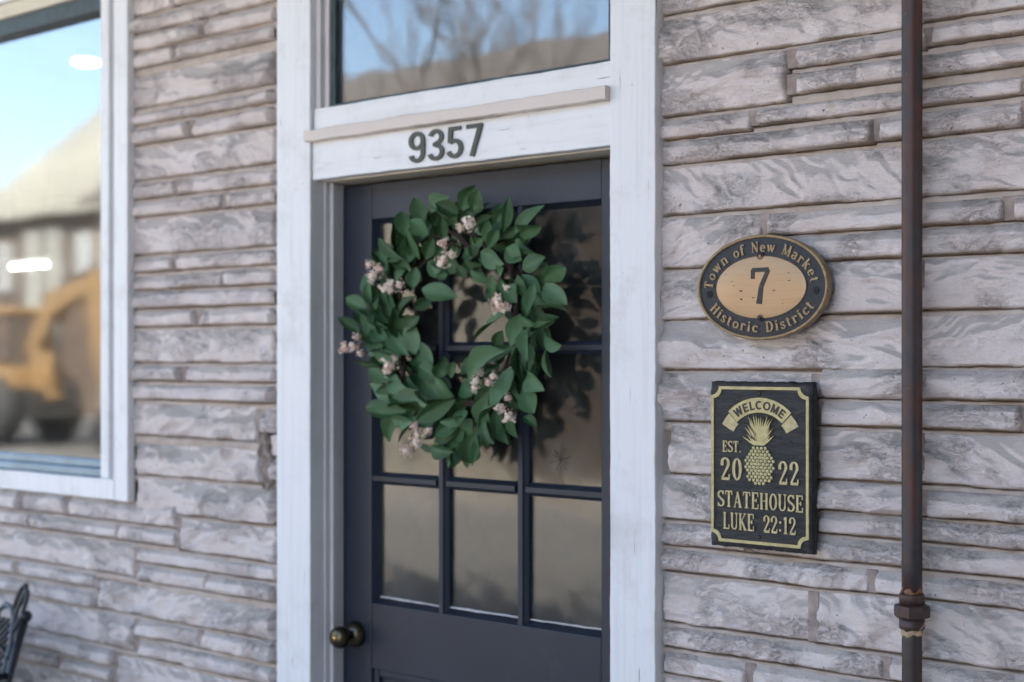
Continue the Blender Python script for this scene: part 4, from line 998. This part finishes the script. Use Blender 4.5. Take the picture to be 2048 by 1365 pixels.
# ------------------------------------------------------------------ wreath
# base x, z, tip x, z and width of each leaf about the hoop centre, metres
LEAVES = [(-0.081,0.255,-0.075,0.311,0.04),(-0.054,0.268,0.01,0.306,0.034),(0.065,0.271,0.092,0.325,0.04),(0.092,0.264,0.142,0.312,0.043),(-0.12,0.218,-0.159,0.283,0.027),(-0.183,0.198,-0.165,0.263,0.024),(-0.092,0.168,-0.096,0.242,0.03),(-0.127,0.167,-0.191,0.216,0.021),(-0.207,0.159,-0.223,0.212,0.034),(-0.147,0.162,-0.203,0.199,0.034),(-0.12,0.139,-0.199,0.185,0.034),(-0.135,0.151,-0.104,0.2,0.03),(-0.073,0.165,-0.046,0.211,0.034),(-0.046,0.22,-0.081,0.25,0.034),(-0.043,0.219,-0.043,0.267,0.015),(0.006,0.2,0.006,0.258,0.021),(-0.009,0.256,-0.031,0.291,0.021),(0.032,0.262,-0.016,0.285,0.037),(0.061,0.235,0.072,0.268,0.027),(0.072,0.24,0.08,0.27,0.015),(-0.028,0.152,-0.012,0.193,0.018),(-0.069,0.148,-0.014,0.12,0.04),(-0.081,0.086,0.004,0.067,0.046),(-0.005,0.112,0.014,0.111,0.018),(0.036,0.135,0.06,0.112,0.024),(0.054,0.148,0.072,0.123,0.024),(0.105,0.2,0.058,0.181,0.034),(0.065,0.172,0.098,0.157,0.024),(0.072,0.147,0.108,0.135,0.021),(0.08,0.122,0.114,0.097,0.027),(0.101,0.157,0.105,0.184,0.009),(0.119,0.164,0.179,0.137,0.046),(0.176,0.213,0.155,0.173,0.024),(0.116,0.216,0.153,0.252,0.021),(0.14,0.182,0.151,0.241,0.04),(0.158,0.24,0.191,0.27,0.027),(0.189,0.217,0.222,0.28,0.018),(0.214,0.213,0.273,0.267,0.034),(0.224,0.207,0.298,0.216,0.034),(0.189,0.169,0.231,0.14,0.043),(0.21,0.189,0.258,0.158,0.037),(0.251,0.124,0.305,0.145,0.04),(0.291,0.132,0.265,0.095,0.027),(0.176,0.108,0.212,0.125,0.03),(0.291,0.101,0.357,0.127,0.04),(0.301,0.082,0.356,0.039,0.04),(0.278,0.08,0.29,0.012,0.03),(0.231,0.103,0.248,0.055,0.03),(0.203,0.083,0.234,0.047,0.04),(0.158,0.1,0.151,0.033,0.027),(0.241,0.055,0.254,0.013,0.018),(0.217,0.045,0.21,0.016,0.034),(0.193,0.022,0.119,-0.034,0.034),(0.241,0.01,0.275,-0.001,0.027),(0.271,-0.006,0.321,0.017,0.034),(-0.235,0.106,-0.211,0.056,0.015),(-0.223,0.047,-0.264,0.115,0.04),(-0.175,0.066,-0.195,0.107,0.024),(-0.272,0.04,-0.337,0.079,0.034),(-0.203,0.001,-0.284,0.043,0.04),(-0.28,-0.01,-0.326,0.017,0.03),(-0.167,-0.021,-0.159,0.049,0.04),(-0.139,0.025,-0.085,0.069,0.04),(-0.112,-0.012,-0.077,0.024,0.03),(-0.167,0.112,-0.135,0.151,0.03),(0.217,0.014,0.207,-0.047,0.04),(0.189,-0.007,0.207,-0.045,0.024),(0.258,-0.016,0.254,-0.077,0.027),(0.285,-0.021,0.291,-0.064,0.03),(0.305,-0.032,0.357,-0.05,0.046),(0.275,0.002,0.318,0.002,0.024),(0.295,-0.064,0.329,-0.121,0.034),(0.265,-0.069,0.278,-0.106,0.024),(0.244,-0.116,0.288,-0.153,0.046),(0.231,-0.156,0.275,-0.207,0.046),(0.241,-0.212,0.281,-0.224,0.024),(0.22,-0.05,0.219,-0.116,0.027),(0.21,-0.079,0.224,-0.143,0.034),(0.203,-0.106,0.176,-0.191,0.052),(0.186,-0.055,0.083,-0.076,0.037),(0.182,-0.069,0.09,-0.112,0.046),(0.094,-0.085,0.045,-0.115,0.037),(0.13,-0.133,0.065,-0.126,0.021),(0.137,-0.15,0.096,-0.194,0.04),(0.151,-0.163,0.165,-0.187,0.034),(0.09,-0.137,0.028,-0.165,0.037),(0.028,-0.165,-0.012,-0.132,0.046),(-0.005,-0.165,-0.077,-0.13,0.04),(-0.012,-0.118,-0.073,-0.099,0.034),(-0.012,-0.121,0.017,-0.076,0.037),(0.032,-0.121,0.054,-0.087,0.027),(-0.065,-0.155,-0.127,-0.11,0.046),(-0.123,-0.15,-0.195,-0.131,0.037),(-0.187,-0.183,-0.266,-0.143,0.04),(-0.046,-0.177,-0.185,-0.19,0.046),(-0.147,-0.21,-0.247,-0.219,0.043),(-0.199,-0.203,-0.268,-0.193,0.027),(-0.155,-0.222,-0.223,-0.279,0.043),(-0.065,-0.161,-0.012,-0.193,0.034),(0.061,-0.178,-0.009,-0.235,0.027),(0.032,-0.179,-0.065,-0.222,0.04),(-0.096,-0.226,-0.159,-0.274,0.034),(-0.104,-0.286,-0.046,-0.292,0.018),(0.028,-0.242,-0.029,-0.28,0.037),(0.069,-0.227,0.036,-0.275,0.049),(0.101,-0.259,0.069,-0.328,0.049),(0.108,-0.261,0.119,-0.333,0.027),(0.13,-0.174,0.101,-0.247,0.049),(0.165,-0.189,0.14,-0.225,0.034),(0.137,-0.228,0.176,-0.271,0.046),(0.189,-0.213,0.203,-0.263,0.034),(-0.031,-0.289,0.025,-0.308,0.034),(0.032,-0.305,0.043,-0.335,0.018),(0.017,-0.281,0.047,-0.288,0.018),(0.072,-0.216,0.025,-0.235,0.015),(-0.135,-0.065,-0.203,-0.001,0.04),(-0.159,-0.073,-0.255,-0.041,0.04),(-0.187,-0.091,-0.251,-0.068,0.027),(-0.231,-0.097,-0.309,-0.079,0.021),(-0.1,-0.062,-0.1,0.008,0.043),(-0.073,-0.105,-0.123,-0.062,0.043),(-0.043,-0.09,-0.069,-0.04,0.027),(-0.183,-0.128,-0.227,-0.105,0.03),(0.065,-0.203,0.076,-0.235,0.034)]
BLOSSOMS = [(0.096,0.228,0.019),(0.061,0.222,0.01),(0.008,0.189,0.012),(0.01,0.15,0.018),(0.043,0.162,0.011),(-0.233,0.149,0.011),(-0.203,0.139,0.012),(-0.213,0.119,0.017),(-0.163,0.092,0.018),(-0.123,0.095,0.012),(0.17,0.054,0.014),(0.186,0.038,0.018),(0.203,0.079,0.008),(-0.274,-0.028,0.011),(-0.32,-0.054,0.014),(-0.288,-0.051,0.011),(-0.262,-0.066,0.009),(-0.161,-0.099,0.018),(-0.141,-0.079,0.008),(0.114,-0.129,0.012),(0.105,-0.147,0.01),(0.16,-0.12,0.01),(0.147,-0.133,0.01),(0.188,-0.192,0.012),(0.21,-0.21,0.014),(0.207,-0.167,0.008),(-0.085,-0.238,0.01),(-0.071,-0.256,0.011),(-0.077,-0.276,0.015),(-0.035,-0.25,0.01),(-0.118,-0.298,0.011),(-0.1,-0.303,0.011)]
WC = Vector((-2.256, 0.045, 1.68))
WR = empty('wreath', WC, 'round wreath of glossy green leaves and pale pink blossoms hung on the door', 'wreath')
wr = random.Random(11)
# twig hoop: several wound canes
for s in range(7):
    ph = wr.uniform(0, 6.28); tw = wr.choice((3, 4, 5)); rr = 0.017+0.006*wr.random()
    pts = []
    for i in range(73):
        a = 2*math.pi*i/72
        rad = 0.205 + rr*math.cos(tw*a+ph) + 0.006*mnoise.noise((math.cos(a)*3, math.sin(a)*3, s)); dy = rr*math.sin(tw*a+ph)*0.8
        pts.append((WC.x+rad*math.cos(a), WC.y+dy, WC.z+rad*math.sin(a)))
    tube('cane', pts, 0.0038+0.0015*wr.random(), M['twig'], WR, 6)
def leaf_mesh(fold, curl, twist, sharp, seed):
    nL, nW = 9, 4; V, F, rib = [], [], []
    for i in range(nL+1):
        t = i/nL
        wdt = (math.sin(math.pi*t**1.0)**0.80)*(1-0.25*max(0, t-.6)) * 0.5 if 0 < i < nL else (0.02 if i == 0 else 0.0)
        if i == 0: wdt = 0.03
        cz = curl*(t*t) - 0.10*curl*math.sin(t*3.14)
        for k in range(-nW//2, nW//2+1):
            s = k/(nW/2)
            y = wdt*s; z = cz + fold*abs(s)**1.3*wdt*1.1 + 0.03*mnoise.noise((t*4, s*2, seed))
            ca_, sa_ = math.cos(twist*t), math.sin(twist*t)
            V.append((t, y*ca_-(z-cz)*sa_, cz+y*sa_+(z-cz)*ca_)); rib.append(1.0 if k == 0 else 0.0)
    m = nW+1
    for i in range(nL):
        for k in range(nW): F.append((i*m+k, (i+1)*m+k, (i+1)*m+k+1, i*m+k+1))
    me = bpy.data.meshes.new('leaf'); me.from_pydata(V, [], F); me.update()
    me.polygons.foreach_set('use_smooth', [True]*len(me.polygons))
    a = me.attributes.new('rib', 'FLOAT', 'POINT'); a.data.foreach_set('value', rib)
    me.materials.append(M['leaf'])
    return me
LM = [leaf_mesh(wr.uniform(.10, .45), wr.uniform(-.26, .28), wr.uniform(-.7, .7), 1, s) for s in range(12)]
def add_leaf(bx, bz, tx, tz, wd, depth, out, roll, mesh=None):
    """base and tip in the wreath's own plane, depth towards the street, out: how far the tip stands off"""
    b = Vector((bx, -depth, bz)); t = Vector((tx, -depth-out, tz))
    d = t-b; L_ = d.length
    xa = d.normalized(); nrm = Vector((0.22, -1, 0.10)); nrm = (nrm-xa*nrm.dot(xa)).normalized()
    ya = nrm.cross(xa).normalized()
    rm = Matrix.Rotation(roll, 3, xa); ya = rm @ ya; za = rm @ nrm
    o = bpy.data.objects.new('leaf', mesh or wr.choice(LM)); COL.objects.link(o); o.parent = WR
    m3 = Matrix(((xa.x*L_, ya.x*wd, za.x*L_), (xa.y*L_, ya.y*wd, za.y*L_), (xa.z*L_, ya.z*wd, za.z*L_)))
    mm = m3.to_4x4(); mm.translation = b
    o.matrix_basis = mm
    return o
for i, (bx, bz, tx, tz, wd) in enumerate(LEAVES):
    slender = wd < 0.024
    bx, bz = bx-(tx-bx)*0.12, bz-(tz-bz)*0.12
    L_ = math.hypot(tx-bx, tz-bz)
    add_leaf(bx, bz, tx, tz, max(wd, 0.024)*1.08, wr.uniform(0.010, 0.048), wr.uniform(-0.020, 0.036), (wr.choice((-1, 1))*wr.uniform(0.7, 1.05) if slender else wr.uniform(-0.7, 0.7)))
# darker leaves underneath filling the ring
for i in range(150):
    a = 2*math.pi*(i+wr.random())/150; r0 = wr.uniform(0.145, 0.262)
    da = a - wr.uniform(0.15, 1.45) if r0 > 0.17 or wr.random() < .5 else a - wr.uniform(1.5, 2.5)
    L_ = wr.uniform(0.060, 0.084)*(0.8 if r0 < 0.17 else 1)
    bx, bz = r0*math.cos(a), r0*math.sin(a)
    add_leaf(bx, bz, bx+L_*math.cos(da), bz+L_*math.sin(da), wr.uniform(0.028, 0.038), wr.uniform(-0.020, 0.018), wr.uniform(-0.015, 0.018), wr.uniform(-0.7, 0.7))
for i in range(34):
    a = R(wr.uniform(140, 285)); r0 = wr.uniform(0.17, 0.275); da = a - wr.uniform(0.1, 1.3); L_ = wr.uniform(0.062, 0.085)
    bx, bz = r0*math.cos(a), r0*math.sin(a)
    add_leaf(bx, bz, bx+L_*math.cos(da), bz+L_*math.sin(da), wr.uniform(0.030, 0.040), wr.uniform(0.0, 0.034), wr.uniform(-0.012, 0.026), wr.uniform(-0.6, 0.6))
# blossom heads: tufts of small petals round a pink heart
def blossom_mesh(seed, pink):
    g = random.Random(seed); bm = bmesh.new()
    for i in range(95):
        u = g.uniform(-1, 1); a = g.uniform(0, 2*math.pi); s = math.sqrt(1-u*u)
        d = Vector((s*math.cos(a), u, s*math.sin(a))); rad = g.uniform(.25, 1.0)*(.8+.35*math.sin(3*a+seed)); c = d*rad
        t1 = d.orthogonal().normalized(); t2 = d.cross(t1)
        ph = g.uniform(0, 6.28); nP = 5
        for k in range(nP):
            an = ph+2*math.pi*k/nP; e = t1*math.cos(an)+t2*math.sin(an); f = d.cross(e)
            L_ = g.uniform(.20, .34); w = .075
            p = [c, c+e*L_*.55+f*w+d*.05, c+e*L_+d*.10, c+e*L_*.55-f*w+d*.05]
            fc = bm.faces.new([bm.verts.new(q) for q in p]); fc.material_index = 1 if g.random() < pink*(1.6 if rad < .55 else .6) else 0
    me = bpy.data.meshes.new('blossom'); bm.to_mesh(me); bm.free()
    me.materials.append(M['petal']); me.materials.append(M['petal_pink'])
    return me
BMs = [blossom_mesh(s, p) for s, p in ((1, .12), (2, .28), (3, .42), (4, .2))]
for i, (x, z, r) in enumerate(BLOSSOMS):
    o = bpy.data.objects.new('blossom', BMs[i % 4]); COL.objects.link(o); o.parent = WR
    o.location = (x+0.024, -0.072-wr.uniform(0, .010), z); r *= 1.28; o.scale = (r, r*.8, r); o.rotation_euler = (wr.uniform(0, 6), wr.uniform(0, 6), wr.uniform(0, 6))
    a = math.atan2(z, x)
    tube('sprig', [(WC.x+0.2*math.cos(a), WC.y-.01, WC.z+0.2*math.sin(a)), (WC.x+(0.2*math.cos(a)+x)/2, WC.y-.035, WC.z+(0.2*math.sin(a)+z)/2), (WC.x+x+0.012, WC.y-.05, WC.z+z)], .0013, M['twig'], WR, 5)

# ------------------------------------------------------------------ cast metal chair by the window
CH = empty('metal_chair', (-4.005, -0.42, 0), 'black cast metal garden chair with lattice back below the shop window', 'chair')
def cx_(x): return -4.005+x
def back(u, s):
    """u across the back, s height above the floor: the back leans towards the wall"""
    return (cx_(u), -0.285+0.13*max(0, s-.45)/.45, s)
for sx in (-1, 1):
    pts = [(cx_(sx*.24), -0.30, .0), (cx_(sx*.245), -0.29, .25), back(sx*.25, .45), back(sx*.252, .65), back(sx*.262, .835)]
    ps = tube('post', pts, .0125, M['chair'], CH, 10)
    bm = bmesh.new(); bmesh.ops.create_uvsphere(bm, u_segments=12, v_segments=8, radius=.019, matrix=Matrix.Translation(back(sx*.262, .845)))
    for f in bm.faces: f.smooth = True
    from_bm('finial', bm, M['chair'], ps)
    tube('leg', [(cx_(sx*.235), -0.66, .46), (cx_(sx*.24), -0.665, .30), (cx_(sx*.26), -0.69, .0)], [.012, .011, .013], M['chair'], CH, 10)
    tube('arm', [back(sx*.253, .68), (cx_(sx*.275), -0.42, .685), (cx_(sx*.28), -0.60, .675), (cx_(sx*.275), -0.665, .63), (cx_(sx*.25), -0.665, .46)], .010, M['chair'], CH, 10)
    # inner arch bar that rises to a point and the ring over it
    arch = [back(sx*(.222-.0*t), .47+.36*t) for t in (0, .3, .6, .8)]+[back(sx*.205, .835), back(sx*.182, .862), back(sx*.150, .868), back(sx*.118, .850), back(sx*.100, .80), back(sx*.095, .47)]
    tube('arch_bar', arch, .0085, M['chair_bars'], CH, 8)
    for (u0, u1, s0, s1) in ((.218, .236, .80, .915), (.196, .222, .84, .930)):
        lp = []
        for i in range(21):
            a = 2*math.pi*i/20
            w = .014*math.sin(a)*(1-.35*math.cos(a)); hgt = (1-math.cos(a))/2
            lp.append(back(sx*(u0+(u1-u0)*hgt+w), s0+(s1-s0)*hgt))
        tube('loop', lp, .0068, M['chair'], CH, 6)
for k in range(-20, 21):
    for sg in (1,):
        u0 = k*.024; u1 = u0+sg*.35
        a, b = (u0, .48), (u1, .83)
        ts = [t/20 for t in range(21) if abs(a[0]+(b[0]-a[0])*t/20) < .215]
        if len(ts) < 3: continue
        tube('lattice_bar', [back(a[0]+(b[0]-a[0])*t, a[1]+(b[1]-a[1])*t) for t in (ts[0], ts[-1])], .0052, M['chair'], CH, 5)
tube('top_rail', [back(-.255, .70), back(-.2, .74), back(0, .80), back(.2, .74), back(.255, .70)], .009, M['chair'], CH, 8)
bm = bmesh.new(); bm_box(bm, cx_(-.245), cx_(.245), -.68, -.27, .445, .465, .008, 2); from_bm('seat', bm, M['chair'], CH)

# ------------------------------------------------------------------ unseen roof added over the pavement to block sky, and the building behind the wall
CN = empty('added_canopy', (-2.5, -1.3, 3.90), 'flat boarded roof added unseen over the pavement to keep the high sky off', 'added_canopy')
for i in range(17):
    box('board', -9.0, 4.0, -2.62+i*.154, -2.62+i*.154+.148, 3.90, 3.925, M['added_canopy'], CN, 0.003)
box('fascia', -9.0, 4.0, -2.66, -2.625, 3.86, 4.08, M['white_h'], CN, 0.003)
for x in (-8.2, -5.2, -2.2, 0.8, 3.4):
    box('joist', x-.04, x+.04, -2.62, -0.002, 3.9255, 4.06, M['added_canopy'], CN, 0.003)
# brick block added out of view on the right to keep the sky off
NW = empty('added_wing', (5.6, -3.5, 0), 'plain brown brick block added unseen on the right to keep the sky off', 'building')
bk = simple('brown_brickwork', (0.20, 0.135, 0.10), 0.9, 0, 0.3, 5, 0.004, 30)
box('walls', 1.7, 9.5, -7.0, -0.6, -0.16, 5.6, bk, NW, 0.01)
box('roof', 1.5, 9.7, -7.2, -0.4, 5.605, 5.85, M['shingle'], NW, 0.02)
for yy in (-5.6, -3.2):
    w_ = box('window', 1.66, 1.699, yy-.5, yy+.5, 1.0, 2.6, M['siding_white'], NW, 0.004)
    box('pane', 1.645, 1.659, yy-.42, yy+.42, 1.08, 2.52, M['window_dark'], w_, 0)
RM = bpy.data.objects.new('shop_room', None); COL.objects.link(RM); RM.location = (-3, 3, 0); tag(RM, kind='structure')
box('floor', -12.0, 4.0, 0.165, 7.0, -0.02, 0.004, M['floor_wood'], RM, 0)
box('ceiling', -12.0, 4.0, 0.165, 7.0, 3.15, 3.2, M['plaster'], RM, 0)
box('back_wall', -12.0, 4.0, 7.0, 7.1, -0.02, 4.5, M['plaster'], RM, 0)
box('side_wall', -12.1, -12.0, 0.02, 7.1, -0.02, 4.5, M['plaster'], RM, 0)
box('side_wall', 4.0, 4.1, 0.02, 7.1, -0.02, 4.5, M['plaster'], RM, 0)
box('front_return', -12.0, -9.0, 0.02, 0.16, -0.02, 4.5, M['plaster'], RM, 0)
box('partition', -3.10, -3.00, 0.165, 7.0, 0.004, 3.15, M['plaster'], RM, 0)
box('roof_slab', -12.1, 4.1, 0.165, 7.1, 4.3, 4.48, M['added_canopy'], RM, 0)
LD = empty('ceiling_lamp', (-6.22, 1.70, 3.15), 'round white ceiling lamp glowing inside the shop window', 'lamp')
lathe('lamp_base', [(.05, 3.149), (.05, 3.115), (.066, 3.105)], (-6.22, 1.70, 0), M['siding_white'], LD, 'z', 24)
lathe('diffuser', [(.066, 3.1045), (.064, 3.092), (.05, 3.084), (.0, 3.082)], (-6.22, 1.70, 0), M['disc_light'], LD, 'z', 24)
TL = empty('tube_lamp', (-8.28, 2.66, 2.22), 'bright white tube lamp hanging inside the shop window', 'lamp')
box('housing', -8.50, -8.06, 2.63, 2.69, 2.235, 2.265, M['siding_white'], TL, 0.004)
bm = bmesh.new(); bm_tube(bm, [(-8.48, 2.66, 2.205), (-8.08, 2.66, 2.205)], .018, 14); from_bm('tube', bm, M['tube_light'], TL)
for x in (-8.46, -8.10): tube('hanger', [(x, 2.66, 2.265), (x, 2.66, 3.15)], .004, M['dark_steel'], TL, 6)

# ------------------------------------------------------------------ across the street (seen mirrored in the glass)
def gable(name, x0, x1, y0, y1, eave, ridge, wallm, roofm, label, wins=(), posts=(), ribs=0.0, over=0.4):
    r = empty(name, ((x0+x1)/2, (y0+y1)/2, -0.16), label, 'building')
    ym = (y0+y1)/2
    V = [(x0,y0,-.16),(x1,y0,-.16),(x1,y1,-.16),(x0,y1,-.16),(x0,y0,eave),(x1,y0,eave),(x1,y1,eave),(x0,y1,eave),(x0,ym,ridge),(x1,ym,ridge)]
    from_py('walls', V, [(0,1,5,4),(2,3,7,6),(1,2,6,9,5),(3,0,4,8,7)], wallm, r)
    sl = (ridge-eave)/(y1-ym); e0 = eave-over*sl
    V, F = [], []
    for (dz) in (0.03, 0.15):
        V += [(x0-over,y0-over,e0+dz),(x1+over,y0-over,e0+dz),(x1+over,ym,ridge+dz),(x0-over,ym,ridge+dz),(x1+over,y1+over,e0+dz),(x0-over,y1+over,e0+dz)]
    F = [(0,3,2,1),(3,5,4,2),(6,7,8,9),(9,8,10,11),(0,1,7,6),(4,5,11,10),(1,2,8,7),(2,4,10,8),(0,6,9,3),(3,9,11,5)]
    rf = from_py('roof', V, F, roofm, r)
    if ribs:
        x = x0-over+.05
        while x < x1+over:
            bm = bmesh.new()
            for (ya, yb) in ((y1+over, ym), (y0-over, ym)):
                bm_tube(bm, [(x, ya, e0+.17), (x, yb, ridge+.17)], .035, 4)
            from_bm('roof_rib', bm, roofm, rf); x += ribs
    for (a, b, c, d, mt) in wins:
        w = box('window', a, b, y1-.02, y1+.06, c, d, M['siding_white'], r, 0.01)
        box('pane', a+.08, b-.08, y1+.061, y1+.075, c+.08, d-.08, mt, w, 0)
    for (a, b, c, d, mt) in posts:
        box('panel', a, b, y1+.005, y1+.12, c, d, mt, r, 0.01)
    return r
# y1 is the side that faces the street
W_, DK = M['siding_white'], M['window_dark']
gable('metal_roofed_barn', -44.5, -36.0, -36.0, -23.0, 6.4, 11.6, M['dark_wood'], M['roof_metal'], 'grey barn with pale ribbed metal roof mirrored in the shop window', ribs=.45,
      posts=[(-44.0, -43.2, 3.4, 5.6, W_), (-42.7, -42.2, 3.8, 5.4, M['siding']), (-41.2, -40.4, 3.2, 5.7, W_), (-40.0, -39.3, 3.2, 5.7, W_), (-38.4, -37.6, 3.4, 5.5, M['siding'])])
gable('cream_house', -27.0, -14.6, -24.5, -16.0, 5.2, 7.9, M['cream_wall'], M['shingle'], 'cream house with tan shingle roof mirrored in the door glass',
      wins=[(-24.6, -23.4, 1.0, 2.8, DK), (-21.5, -20.3, 1.0, 2.8, DK)])
gable('dark_barn', -14.0, -4.0, -24.0, -14.5, 4.3, 7.6, M['dark_wood'], M['shingle'], 'dark brown boarded barn mirrored in the door glass', posts=[(-13.9+i*.5, -13.44+i*.5, -.1, 4.2, M['dark_wood']) for i in range(19)])

def bare_tree(name, loc, h, seed, label, lean=0.0):
    g = random.Random(seed); r = empty(name, loc, label, 'tree', 'bare trees across the street')
    L0 = Vector(loc)
    trunk = bmesh.new(); crown = bmesh.new()
    def grow(p, d, L_, rad, lvl):
        n = 4; pts = [p]; q = p.copy(); dd = d.copy()
        for i in range(n):
            dd = (dd+Vector((g.uniform(-.16, .16), g.uniform(-.16, .16), g.uniform(-.04, .12)))).normalized(); q = q+dd*L_/n; pts.append(q.copy())
        bm_tube(trunk if lvl == 0 else crown, pts, [rad*(1-.5*i/n) for i in range(n+1)], 6 if lvl < 2 else 4, cap=False)
        if lvl < 4:
            for k in range(g.choice((3, 4)) if lvl < 3 else 3):
                t = g.randint(1 if lvl else 2, n); a = g.uniform(0, 6.28); sp = g.uniform(.35, .85)
                o_ = Vector((math.cos(a), math.sin(a), 0)); nd = (dd*(1-sp*.5)+o_*sp*.6+Vector((0, 0, .15))).normalized()
                grow(pts[t], nd, L_*g.uniform(.55, .75), rad*(.55-.03*lvl), lvl+1)
    grow(L0, Vector((lean, 0, 1)).normalized(), h*.36, h*.013, 0)
    from_bm('trunk', trunk, M['bark'], r); from_bm('crown', crown, M['bark'], r)
for i, (x, y, h, le, lb) in enumerate(((-27.5, -27.0, 15, .25, 'leafless tree with leaning trunk behind the cream house'), (-23.6, -26.5, 14, -.2, 'leafless tree behind the ridge of the cream house'),
        (-20.2, -26.0, 15, -.3, 'leafless tree leaning over the gap beside the dark barn'), (-11.9, -13.0, 12, -.42, 'leafless roadside tree leaning before the dark barn'), (-16.0, -14.2, 12, -.30, 'leafless roadside tree before the cream house'))):
    bare_tree('bare_tree', (x, y, -.17), h, 21+i, lb, le)

# yellow backhoe parked across the road
BH = empty('backhoe', (-25.6, -13.6, -.165), 'yellow backhoe loader parked across the road, mirrored in the shop window', 'backhoe')
gz = -.165
box('chassis', -28.6, -25.2, -14.1, -13.1, gz+.55, gz+1.15, M['dark_steel'], BH, .05)
box('hood', -28.8, -27.2, -14.0, -13.2, gz+1.155, gz+1.75, M['yellow'], BH, .08)
cb = box('cab', -27.15, -25.7, -14.2, -13.0, gz+1.155, gz+1.6, M['yellow'], BH, .04)
for (x, y) in ((-27.1, -14.15), (-27.1, -13.1), (-25.8, -14.15), (-25.8, -13.1)): box('cab_post', x, x+.07, y, y+.07, gz+1.6, gz+2.65, M['dark_steel'], cb, .01)
box('cab_roof', -27.25, -25.6, -14.25, -12.95, gz+2.65, gz+2.8, M['yellow'], cb, .04)
for (x, rr) in ((-26.2, .72), (-28.3, .50)):
    for y in (-14.55, -13.05):
        w_ = lathe('wheel', [(rr*.55, -.02), (rr*.93, .0), (rr, .06), (rr, .34), (rr*.93, .40), (rr*.55, .42)], (x, y+.40, gz+rr), M['rubber'], BH, 'y', 24)
        lathe('rim', [(rr*.56, .0), (rr*.56, .41), (rr*.42, .36), (rr*.12, .36), (.0, .38)], (x, y+.40, gz+rr), M['rim'], w_, 'y', 20)
        lathe('rim', [(rr*.56, .02), (rr*.42, .06), (rr*.12, .06), (.0, .04)], (x, y+.40, gz+rr), M['rim'], w_, 'y', 20)
def beam(name, pts, wd, ht, mat, par):
    V, F = [], []
    for i, (x, z) in enumerate(pts):
        h_ = ht[i]; a, b = pts[max(0, i-1)], pts[min(len(pts)-1, i+1)]; d = Vector((b[0]-a[0], b[1]-a[1])).normalized(); n_ = Vector((-d.y, d.x))
        for s in (-1, 1):
            for y in (-1, 1): V.append((x+n_.x*h_/2*s, -13.6+y*wd/2, z+n_.y*h_/2*s))
    for i in range(len(pts)-1):
        a, b = i*4, i*4+4
        F += [(a, b, b+1, a+1), (a+2, a+3, b+3, b+2), (a, a+2, b+2, b), (a+1, b+1, b+3, a+3)]
    F += [(0, 1, 3, 2), ((len(pts)-1)*4, (len(pts)-1)*4+2, (len(pts)-1)*4+3, (len(pts)-1)*4+1)]
    return from_py(name, V, F, mat, par)
bo = beam('boom', [(-25.3, gz+.9), (-25.7, gz+2.0), (-25.0, gz+2.9), (-23.7, gz+3.25)], .3, [.40, .48, .46, .30], M['yellow'], BH)
di = beam('dipper', [(-23.55, gz+3.5), (-23.6, gz+2.8), (-23.25, gz+1.6), (-22.9, gz+.75)], .26, [.30, .62, .52, .26], M['yellow'], BH)
tube('hydraulic_ram', [(-25.4, -13.6, gz+3.0), (-23.7, -13.6, gz+3.55)], .07, M['dark_steel'], bo, 10)
tube('hydraulic_ram', [(-25.1, -13.6, gz+1.2), (-25.0, -13.6, gz+2.6)], .07, M['dark_steel'], bo, 10)
beam('bucket', [(-22.9, gz+.75), (-23.2, gz+.35), (-23.0, gz+.12), (-22.6, gz+.15)], .7, [.25, .45, .40, .12], M['dark_steel'], di)
beam('loader_arm', [(-27.4, gz+1.5), (-28.9, gz+1.2), (-29.6, gz+.5)], 1.5, [.2, .25, .2], M['yellow'], BH)
beam('loader_bucket', [(-29.5, gz+.9), (-29.9, gz+.3), (-30.3, gz+.1)], 2.2, [.3, .5, .1], M['dark_steel'], BH)
